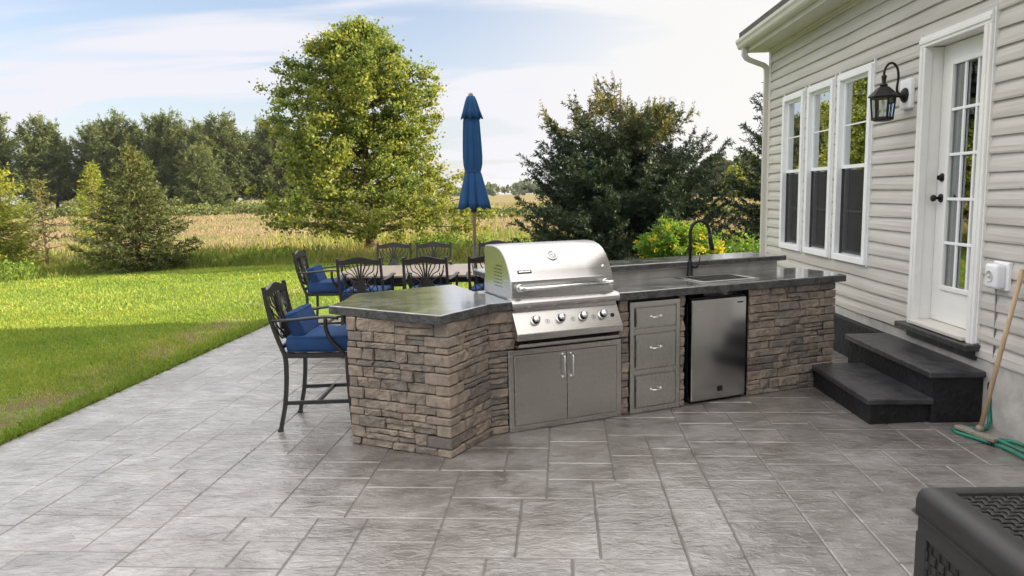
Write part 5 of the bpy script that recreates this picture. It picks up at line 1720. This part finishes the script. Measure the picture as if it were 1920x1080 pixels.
def conifer(name, label, group, loc, H, rad, nb, mat, bark, seed, needle=0.11, dens=1.0, leaders=1, top_tint=0.0, bottom=0.06, upturn=0.25, taper=0.85, gap=0.0, trunk_r=0.09, droop=0.18, skew=None):
    rs = random.Random(seed); rg = np.random.default_rng(seed)
    t = thing(name, label, 'tree', loc, 0, group)
    b = MB()
    b.tube([(0, 0, -0.3), (0.02, 0, H * .3), (-0.02, 0.02, H * .65), (0, 0, H)], [trunk_r * 1.2, trunk_r * .85, trunk_r * .45, 0.006], 8)
    C, A, Tn, S = [], [], [], []
    def spray(p, q, dens_, w, tint):
        """a flat needled shoot from p to q"""
        p, q = np.array(p), np.array(q)
        L = np.linalg.norm(q - p)
        n = max(2, int(L / 0.030 * dens_))
        tt = rg.uniform(0, 1, n)
        ax = (q - p) / max(L, 1e-6)
        pos = p + (q - p) * tt[:, None]
        side = unit(rg.normal(size=(n, 3)))
        dirs = unit(ax * 0.75 + side * 0.75)
        ln = needle * rg.uniform(0.6, 1.3, n) * w
        C.append(pos + dirs * (ln * 0.5)[:, None]); A.append(dirs); S.append(ln); Tn.append(np.full(n, tint) + rg.normal(0, 0.13, n))
    ga = 2.39996
    tops = [(0.0, 0.0, H)] + [(rs.uniform(-.30, .30) * rad, rs.uniform(-.3, .3) * rad, H * rs.uniform(0.84, 0.99)) for _ in range(leaders - 1)]
    for lx_, ly_, lh in tops[1:]:
        b.tube([(0, 0, H * 0.35), (lx_ * .7, ly_ * .7, H * .6), (lx_, ly_, lh)], [0.04, 0.025, 0.005], 6)
    for i in range(nb):
        f = (i + 0.5) / nb
        f = bottom + (1 - bottom) * f
        if rs.random() < gap: continue
        tl = tops[i % len(tops)] if f > 0.5 else tops[0]
        hz = tl[2] * f
        a = i * ga + rs.uniform(-.5, .5)
        rmax = rad * (1 - f ** 1.5) ** taper * rs.uniform(0.62, 1.14) * (1 if f > 0.12 else 0.8 + f * 1.6) + 0.05
        if skew: rmax *= 1 + skew * math.cos(a)
        wx, wy = (tl[0] * min(1, max(0, (f - .35) / .3)), tl[1] * min(1, max(0, (f - .35) / .3)))
        p0 = Vector((wx, wy, hz))
        pts = []
        for k in range(7):
            s = k / 6
            z_ = hz - droop * rmax * math.sin(s * math.pi * 0.8) + upturn * rmax * s ** 2.2 * (0.5 + f)
            pts.append(Vector((wx + math.cos(a) * rmax * s, wy + math.sin(a) * rmax * s, max(0.12, z_))))
        b.tube(pts, [0.020 * (1 - f * .6) * (1 - k / 7) + 0.003 for k in range(7)], 5)
        tint0 = rs.uniform(-.12, .12) + (top_tint * float(smoothstep(0.58, 0.92, f + rs.uniform(-.12, .12))) if top_tint else 0)
        for k in range(1, 7):
            spray(pts[k - 1], pts[k], dens * (0.5 + k / 6), 0.9, 0.42 + tint0)
        # side shoots
        ns = max(3, int(rmax / 0.13))
        for k in range(ns):
            s = 0.18 + 0.82 * (k + rs.random()) / ns
            s = min(s, 0.999)
            kk = min(5, int(s * 6)); bp_ = pts[kk].lerp(pts[kk + 1], s * 6 - kk)
            sg = 1 if k % 2 else -1
            L = (0.16 + 0.34 * rmax * 0.5 * (1 - s * 0.72)) * rs.uniform(0.7, 1.25)
            aa = a + sg * rs.uniform(0.5, 1.05)
            q = bp_ + Vector((math.cos(aa) * L, math.sin(aa) * L, L * rs.uniform(-.28, .22 + upturn * .8)))
            q.z = max(q.z, 0.08)
            spray(bp_, q, dens, 0.85, 0.42 + tint0)
        if f > 0.72:
            q = pts[-1] + Vector((math.cos(a) * .06, math.sin(a) * .06, 0.22 * rs.uniform(.5, 1.3)))
            spray(pts[-1], q, dens * .9, 0.6, 0.5 + tint0)
    for tl in tops: spray((tl[0], tl[1], tl[2] - .45), (tl[0], tl[1], tl[2] + .12), dens, 0.6, 0.5 + top_tint)
    b.build('trunk', bark, t)
    C = np.concatenate(C); A = np.concatenate(A); S = np.concatenate(S); Tn = np.concatenate(Tn)
    V, F = leaves(C, 1.0, rg, 0.24, A, 0.92)
    # rescale to the wanted shoot length
    V = V.reshape(-1, 4, 3); c = C[:, None, :]
    V = (c + (V - c) * S[:, None, None]).reshape(-1, 3)
    np_mesh('crown', V, F, np.repeat(Tn, 4), mat, t)
    return t

def hz(x, y): return float(height(x, y)) - 0.06
# the big yard tree
broad_tree('maple_tree', 'big yellow green leafy tree standing alone beyond the lawn', None, (-5.25, 23.4, hz(-5.25, 23.4)), 7.40,
           [(0, 2.3), (0.07, 3.0), (0.18, 3.35), (0.32, 3.25), (0.48, 2.95), (0.66, 2.65), (0.80, 2.10), (0.91, 1.25), (1.0, 0.25)], 0.17, 112000, 0.092, M['leaf'], M['bark'], 12, nlimb=155, clump=0.20, z0=0.85, lean=(-0.15, 0), lobe=2.0)
# spruces
conifer('spruce_tree', 'wide dark spruce with golden top beyond the raised bar', None, (2.30, 19.4, hz(2.3, 19.4)), 4.55, 2.80, 380, M['spruce'], M['bark'], 31, 0.115, 2.9, 8, 0.40, 0.035, 0.36, 0.66, 0.0, 0.10)
conifer('spruce_tree', 'dark spruce half hidden behind the corner of the house', None, (7.3, 19.6, hz(7.3, 19.6)), 5.6, 2.35, 260, M['spruce'], M['bark'], 47, 0.115, 2.4, 2, 0.12, 0.04, 0.30, 0.7, 0.0, 0.11)
# young conifers at the left verge
conifer('larch_tree', 'bushy young dark green conifer at the lawn edge', None, (-10.75, 19.4, hz(-10.75, 19.4)), 3.30, 1.75, 160, M['larch'], M['bark'], 53, 0.125, 1.7, 1, 0.25, 0.04, 0.16, 1.15, 0.16, 0.07, 0.10)
conifer('larch_tree', 'slender bare stemmed young conifer with a tufted top', None, (-12.75, 18.6, hz(-12.75, 18.6)), 2.55, 0.55, 34, M['larch'], M['bark2'], 59, 0.10, 1.0, 1, 0.4, 0.42, 0.12, 0.7, 0.0, 0.035)
conifer('larch_tree', 'bright yellow green conifer cut by the left edge of the photo', None, (-14.75, 19.4, hz(-14.75, 19.4)), 3.3, 1.45, 190, M['yellowgreen'], M['bark2'], 61, 0.12, 1.3, 1, 0.2, 0.04, 0.15, 0.8, 0.0, 0.07)
conifer('larch_tree', 'small light green conifer standing behind the bushy one', None, (-18.3, 30.0, hz(-18.3, 30)), 3.6, 1.15, 90, M['yellowgreen'], M['bark2'], 67, 0.16, 1.1, 1, 0.0, 0.04, 0.15, 0.9, 0.0, 0.07)
conifer('larch_tree', 'mid green conifer out in the field below the tall tree row', None, (-33.5, 62.0, hz(-33.5, 62)), 6.0, 2.4, 90, M['far'], M['bark'], 71, 0.42, 0.75, 1, 0.1, 0.05, 0.15, 0.9, 0.0, 0.12, 0.18)
# bare lower branches on the slender one
o = [q for q in bpy.data.objects if q.get('label', '').startswith('slender')][0]
b = MB(); rs = random.Random(3)
for k in range(14):
    a = k * 2.4; z = 0.30 + k * 0.055
    limb(b, (0, 0, z), (math.cos(a) * rs.uniform(.3, .6), math.sin(a) * .4, z + rs.uniform(0.0, .25)), 0.014, 0.004, rs, 4, 0.12, 5)
b.build('bare_branch', M['bark2'], o)

# ---- tall tree row along the far side of the field
row = [(-97.5, 131, 17.3, 4.6, 'first'), (-87.0, 128, 16.6, 5.3, 'tall dark pine with a rounded head at the left of the row'), (-80.5, 134, 16.0, 4.4, ''), (-73.0, 129, 17.0, 5.2, ''),
       (-66.2, 131, 16.6, 4.8, ''), (-60.5, 135, 15.6, 4.3, ''), (-54.2, 127, 16.4, 5.6, ''), (-47.0, 131, 15.2, 4.6, ''), (-41, 134, 14.5, 4.5, '')]
names = ['edge tree of the far row, cut by the left border of the photo', 'tall dark round headed tree, second in the far row', 'third tree of the far row, a little shorter than its neighbours',
         'tall tree of the far row above the bushy young conifer', 'fifth tree of the far row with an even rounded head', 'sixth tree of the far row, short with a narrow head',
         'broadest tree of the far row, with several bare trunks below', 'far row tree just left of the big yard tree', 'far row tree half hidden behind the left limbs of the big yard tree']
src = [None] * 3
rr_ = random.Random(17)
for i, (x, y, H, rad, _) in enumerate(row):
    k = [0, 1, 2, 1, 0, 2, 1, 0, 2, 1, 0][i]
    g = 'trees in the far row'
    if src[k] is None:
        src[k] = conifer('row_tree', names[i], g, (x, y, hz(x, y)), 4.0, [1.38, 1.28, 1.20][k], 150, M['far'], M['bark'], 80 + k, 0.18, 1.75, [5, 4, 6][k], 0.10, [0.16, 0.10, 0.14][k], [0.55, 0.40, 0.5][k], [0.42, 0.55, 0.5][k], 0.04, 0.075, 0.04)
        c = src[k]
    else:
        c = copy_tree(src[k])
    c.location = (x, y, hz(x, y)); c['label'] = names[i]
    c.rotation_euler = (0, 0, rr_.uniform(0, 6.28)); s = H / 4.15; c.scale = (rad / 1.28, rad / 1.28, s)
o = conifer('row_tree', 'round shorter tree standing in front of the far row', None, (-50.4, 111, hz(-50.4, 111)), 3.6, 1.50, 170, M['far'], M['bark'], 91, 0.16, 1.75, 3, 0.15, 0.06, 0.35, 0.60, 0.02, 0.07, 0.08)
o.scale = (2.65, 2.65, 2.65)
extra = [(-92.0, 139, 15.2, 4.6, 'second rank far tree filling the gap behind the first two round heads'), (-83.5, 141, 15.6, 4.8, 'second rank far tree behind the third gap of the row'),
         (-77.0, 140, 15.8, 4.6, 'second rank far tree standing back above the small light conifer'), (-69.8, 139, 15.4, 4.8, 'second rank far tree seen between the fourth and fifth heads'),
         (-63.5, 141, 15.8, 4.6, 'second rank far tree seen between the fifth and sixth heads'), (-57.2, 139, 15.0, 4.4, 'second rank far tree above the round shorter tree'),
         (-51.0, 140, 15.4, 4.6, 'second rank far tree on the right shoulder of the broadest tree'), (-44.0, 140, 14.4, 4.6, 'second rank far tree last before the big yard tree')]
for i, (x, y, H, rad, lb) in enumerate(extra):
    c = copy_tree(src[(i * 2 + 1) % 3])
    c.location = (x, y, hz(x, y)); c['label'] = lb
    c.rotation_euler = (0, 0, rr_.uniform(0, 6.28)); c.scale = (rad / 1.15, rad / 1.15, H / 4.15)
# round tree right of the wide spruce, far off
broad_tree('row_tree', 'distant round tree seen between the two spruces', None, (50.5, 205, hz(50.5, 205)), 10.5, [(0, 4.4), (0.2, 6.2), (0.5, 5.8), (0.8, 3.6), (1, 0.5)], 0.3, 7000, 0.95, M['far'], M['bark'], 97, nlimb=60, clump=1.0, z0=0.8)
broad_tree('row_tree', 'distant rounded tree close to the spruce by the house corner', None, (57.5, 200, hz(57.5, 200)), 11.0, [(0, 4.0), (0.2, 5.6), (0.5, 5.2), (0.8, 3.2), (1, 0.5)], 0.3, 7000, 0.95, M['far'], M['bark'], 98, nlimb=60, clump=1.0, z0=0.8)
broad_tree('row_tree', 'small distant yellow green tree between the two spruces', None, (32.0, 118, hz(32, 118)), 5.2, [(0, 1.3), (0.3, 2.0), (0.6, 1.8), (1, 0.3)], 0.15, 3000, 0.5, M['yellowgreen'], M['bark'], 99, nlimb=40, clump=0.5, z0=0.6)

# ---- far woodland on the horizon, one mass
rg = np.random.default_rng(5)
C = []
for k in range(420):
    x = rg.uniform(-420, 420); y = rg.uniform(560, 640)
    H = rg.uniform(8, 14) * (0.75 + 0.35 * math.sin(x * 0.021 + 1))
    n = 45
    d = unit(rg.normal(size=(n, 3))) * rg.uniform(.4, 1, (n, 1)) * np.array([5.5, 5.5, H * .48])
    C.append(np.array([x, y, H * .5 + float(height(x, y))]) + d)
C = np.concatenate(C)
V, F = leaves(C, 3.4, rg, 0.8)
tag(np_mesh('distant_woods', V, F, np.repeat(0.35 + rg.normal(0, .2, len(C)), 4), M['far']), 'low line of distant woods on the horizon', 'woods', kind='stuff')

# ---- grasses
def blades(name, X, Y, H, wid, mat, rg, lean=0.35, z=None, seg2=True):
    n = len(X)
    z = (height(X, Y) - 0.03) if z is None else z
    a = rg.uniform(0, 2 * np.pi, n)
    dx, dy = np.cos(a), np.sin(a)
    la = rg.uniform(0, 2 * np.pi, n); ll = np.abs(rg.normal(0, lean, n)) * H
    w = wid * rg.uniform(.7, 1.4, n)
    B0 = np.stack([X - dx * w / 2, Y - dy * w / 2, z], 1); B1 = np.stack([X + dx * w / 2, Y + dy * w / 2, z], 1)
    mx, my = X + np.cos(la) * ll * .35, Y + np.sin(la) * ll * .35
    M0 = np.stack([mx - dx * w * .42, my - dy * w * .42, z + H * .58], 1); M1 = np.stack([mx + dx * w * .42, my + dy * w * .42, z + H * .58], 1)
    Tp = np.stack([X + np.cos(la) * ll, Y + np.sin(la) * ll, z + H], 1)
    V = np.stack([B0, B1, M1, Tp, M0], 1).reshape(-1, 3)
    F = np.arange(5 * n).reshape(n, 5)
    return V, F
rg = np.random.default_rng(77)
# lawn blades: dense near the camera, thinner far away
XS, YS, HS, TS, WS_ = [], [], [], [], []
def vnoise(x, y, s, k):
    return (np.sin(x * s + k) * np.sin(y * s * 1.13 + k * 2.1) + 0.6 * np.sin(x * s * 2.3 - y * s * 1.7 + k * 3) + 0.4 * np.sin(x * s * 4.1 + y * s * 3.7 + k)) / 2
def patio_edge(y): return PX0 + (y - piv[1]) * math.tan(PROT) - 0.012
def addgrass(n, x0, x1, y0, y1, h, w):
    x = rg.uniform(x0, x1, n); y = rg.uniform(y0, y1, n)
    pe = patio_edge(y)
    keep = (y < lawn_edge(x)) & ((x < pe - 0.0) | (y > 9.95)) & ~((x > 3.0) & (y < 10.0))
    # worn soil strip
    d = np.abs(x + 4.22)
    worn = (1 - smoothstep(0.10, 0.55, d)) * smoothstep(0.0, 0.45, vnoise(x, y, 1.6, 2.0) + 0.35) * (y < 10)
    keep &= rg.uniform(0, 1, n) > worn * 0.72
    x, y, pe = x[keep], y[keep], pe[keep]; wv = worn[keep]
    edge = np.exp(-((x - pe + 0.10) / 0.17) ** 2) * (y < 9.9)
    hh = h * rg.uniform(.55, 1.25, len(x)) * (1 + 0.65 * edge) * (1 + 0.25 * vnoise(x, y, .9, 1))
    t = 0.46 + 0.20 * vnoise(x, y, .7, 4) + 0.14 * vnoise(x, y, 2.6, 1) + rg.normal(0, .17, len(x)) - 0.22 * edge * 0.6 + 0.28 * wv * rg.uniform(0, 1, len(x))
    XS.append(x); YS.append(y); HS.append(hh); TS.append(t); WS_.append(np.full(len(x), w))
addgrass(22000, -7.5, -3.6, 0.6, 3.6, 0.042, 0.007)
addgrass(66000, -9, -3.4, 3.6, 7.2, 0.042, 0.0075)
addgrass(75000, -12, -3.3, 7.2, 11, 0.045, 0.011)
addgrass(52000, -15.5, 4.5, 11, 16, 0.048, 0.017)
addgrass(42000, -15.5, 7, 15.5, 19.6, 0.055, 0.024)
X, Y, H, T, WW = map(np.concatenate, (XS, YS, HS, TS, WS_))
V, F = blades('grass', X, Y, H, WW, None, rg, 0.55, height(X, Y) - 0.025)
tag(np_mesh('grass', V, F, np.repeat(T, 5), M['grass']), 'short mown grass blades of the lawn', 'grass', kind='stuff')
# fringe of longer blades hanging over the patio edge
n = 9000
y = rg.uniform(3.6, 9.9, n); x = patio_edge(y) - np.abs(rg.normal(0, .07, n)) - 0.004
V, F = blades('edge', x, y, rg.uniform(.035, .085, n), np.full(n, .007), None, rg, 0.6)
tag(np_mesh('edge_grass', V, F, np.repeat(0.38 + rg.normal(0, .14, n), 5), M['grass']), 'longer bright grass along the patio edge', 'grass', kind='stuff')
# tall verge beyond the lawn
n = 64000
x = rg.uniform(-22, 14, n); e = lawn_edge(x)
dpt = np.abs(rg.exponential(1.3, n)); y = e + 0.02 + dpt
h = np.clip(0.17 + 0.30 * smoothstep(0, 1.0, dpt) + 0.16 * vnoise(x, y, .8, 5), .10, .8) * rg.uniform(.6, 1.3, n)
h *= np.where(x < -6, 0.85, 1.0)
T = 0.46 + 0.20 * vnoise(x, y, .55, 3) + 0.18 * smoothstep(-8, -4, x) * smoothstep(2, -2, x) + 0.22 * smoothstep(0.4, 2.5, dpt) + rg.normal(0, .17, n)
V, F = blades('v', x, y, h, np.full(n, .016), None, rg, 0.35, height(x, y) - 0.12)
n2_ = 30000
x2 = rg.uniform(-26, 16, n2_); y2 = lawn_edge(x2) + 1.5 + rg.uniform(0, 1, n2_) ** 1.5 * 14
k2 = vnoise(x2, y2, .45, 7) > -0.15
x2, y2 = x2[k2], y2[k2]
V2, F2 = blades('v', x2, y2, np.clip(0.45 + 0.22 * vnoise(x2, y2, .6, 2), .2, .9) * rg.uniform(.5, 1.3, len(x2)), np.full(len(x2), .020), None, rg, 0.35, height(x2, y2) - 0.12)
F2 = F2 + len(V)
V = np.concatenate([V, V2]); F = np.concatenate([F, F2])
T = np.concatenate([T, 0.62 + 0.22 * vnoise(x2, y2, .3, 3) + rg.normal(0, .17, len(x2))])
tag(np_mesh('verge_grass', V, F, np.repeat(T, 5), M['verge']), 'tall unmown grass along the far edge of the lawn', 'tall grass', kind='stuff')
# straw of the field
n = 80000
y = 22 + 95 * rg.uniform(0, 1, n) ** 1.7; x = rg.uniform(-1, 1, n) * (6 + y * 0.75) - 4 - y * .05
keep = vnoise(x, y, .11, 2) < 0.75
x, y = x[keep], y[keep]; n = len(x)
V, F = blades('s', x, y, (0.10 + 0.0012 * y) * rg.uniform(.5, 1.4, n), 0.014 + 0.0007 * y, None, rg, 0.4, height(x, y) - 0.12)
tag(np_mesh('field_straw', V, F, np.repeat(0.5 + 0.25 * vnoise(x, y, .2, 1) + rg.normal(0, .2, n), 5), M['straw']), 'dry straw coloured stubble across the field', 'straw', kind='stuff')

# ---- rough weeds: leafy undergrowth at the verge
def weeds(name, label, spots, mat, leaf, n, seed, tint=0.4):
    rg = np.random.default_rng(seed)
    C = []
    for (x, y, rx, ry, h) in spots:
        m = int(n * rx * ry * (0.4 + h))
        d = unit(rg.normal(size=(m, 3))) * (rg.uniform(0, 1, (m, 1)) ** 0.45)
        p = np.stack([x + d[:, 0] * rx, y + d[:, 1] * ry, hz(x, y) + 0.06 + np.abs(d[:, 2]) * h * (1 + 0.3 * vnoise(x + d[:, 0] * rx, y + d[:, 1] * ry, 3.1, seed))], 1)
        C.append(p)
    C = np.concatenate(C)
    V, F = leaves(C, leaf, rg, 0.45, np.array([[0, 0, 1.0]]), 0.35)
    return tag(np_mesh(name, V, F, np.repeat(tint + rg.normal(0, .2, len(C)), 4), mat), label, 'undergrowth', kind='stuff')
rs = random.Random(44)
weeds('undergrowth', 'rough green undergrowth behind the lawn and below the trees',
      [(x, lawn_edge(x) + rs.uniform(.8, 2.6), rs.uniform(.5, 1.1), rs.uniform(.4, .8), rs.uniform(.25, .62)) for x in np.arange(-14.5, -6, .8)] +
      [(x, rs.uniform(20.5, 25), rs.uniform(.6, 1.2), .8, rs.uniform(.35, .8)) for x in np.arange(-3.6, 1.2, .4)] +
      [(x, rs.uniform(15.5, 18.5), rs.uniform(.5, .9), .6, rs.uniform(.4, .8)) for x in np.arange(4.2, 8, .35)] +
      [(x, rs.uniform(17.5, 20), rs.uniform(.5, .9), .6, rs.uniform(.25, .45)) for x in np.arange(0.0, 5, .5)], M['bush'], 0.10, 900, 3, 0.28)
weeds('brush_strip', 'strip of green brush across the far field before the tree row',
      [(x, rs.uniform(84, 92), rs.uniform(2.2, 4), 2, rs.uniform(.7, 1.5)) for x in np.arange(-70, -12, 2.3)] + [(x, rs.uniform(112, 122), rs.uniform(2.2, 4), 2, rs.uniform(.8, 2.0)) for x in np.arange(-100, -20, 3)] +
      [(x, rs.uniform(52, 70), rs.uniform(1.5, 3), 1.5, rs.uniform(.5, 1.0)) for x in np.arange(-8, 34, 2.2)], M['far'], 0.5, 42, 9, 0.62)

# ---- the flowering bush behind the raised bar
BU = thing('shrub', 'bright green feathery bush with yellow flowers behind the faucet', 'bush', (3.05, 15.6, hz(3.05, 15.6)))
rg = np.random.default_rng(15); rs = random.Random(15)
b = MB(); C = []; T = []; A = []
for k in range(90):
    a = rs.uniform(0, 6.28); L = rs.uniform(.45, 1.12) ; sp_r = rs.uniform(0.1, 1.0)
    tip = Vector((math.cos(a) * sp_r * 1.0, math.sin(a) * sp_r * 0.7, 1.12 * math.sqrt(max(0.05, 1 - sp_r ** 2 * 0.8)) * rs.uniform(.72, 1.0)))
    pts = limb(b, (math.cos(a) * .12, math.sin(a) * .1, 0), tip, 0.010, 0.003, rs, 5, 0.10, 5)
    hue = rs.uniform(-.2, .2)
    for j in range(34):
        s = rs.uniform(.25, 1.05)
        p = pts[0].lerp(pts[-1], min(s, 1)) if s < 1 else pts[-1]
        for q in range(6):
            dv = Vector((rs.gauss(0, 1), rs.gauss(0, 1), rs.gauss(.2, .5))).normalized()
            C.append(p + dv * rs.uniform(.02, .13)); A.append(dv); T.append(0.42 + hue + rs.gauss(0, .14) + (0.35 if s > .9 and hue > .12 else 0))
b.build('stem', M['bark2'], BU)
C = np.array([tuple(c) for c in C]); A = np.array([tuple(c) for c in A])
V, F = leaves(C, 0.085, rg, 0.36, A, 0.6)
np_mesh('foliage', V, F, np.repeat(np.array(T), 4), M['bush'], BU)
C2 = []
for k in range(34):
    a = rs.uniform(0, 6.28); sp_r = rs.uniform(.2, .95)
    c = Vector((math.cos(a) * sp_r + .1, math.sin(a) * sp_r * .7, 1.05 * math.sqrt(max(0.05, 1 - sp_r ** 2 * 0.8)) * rs.uniform(.5, 1.0)))
    for q in range(16): C2.append(tuple(c + Vector((rs.gauss(0, .05), rs.gauss(0, .05), rs.gauss(0, .035)))))
V, F = leaves(np.array(C2), 0.045, rg, 0.8)
np_mesh('flowers', V, F, np.full(len(V), 0.97), M['bush'], BU)

# ---- the air between: thin even haze round the whole scene
hm = bpy.data.materials.new('haze_air'); hm.use_nodes = True
nt = hm.node_tree; nt.nodes.clear()
pv = nt.nodes.new('ShaderNodeVolumePrincipled')
pv.inputs['Color'].default_value = (0.86, 0.92, 1.0, 1)
pv.inputs['Density'].default_value = HAZE
pv.inputs['Anisotropy'].default_value = 0.3
nt.links.new(pv.outputs[0], nt.nodes.new('ShaderNodeOutputMaterial').inputs['Volume'])
b = MB(); b.box((0, 1480, 8.5), (5400, 3400, 21))
tag(b.build('haze', hm), 'thin pale haze in the air over the fields', 'haze', kind='stuff')
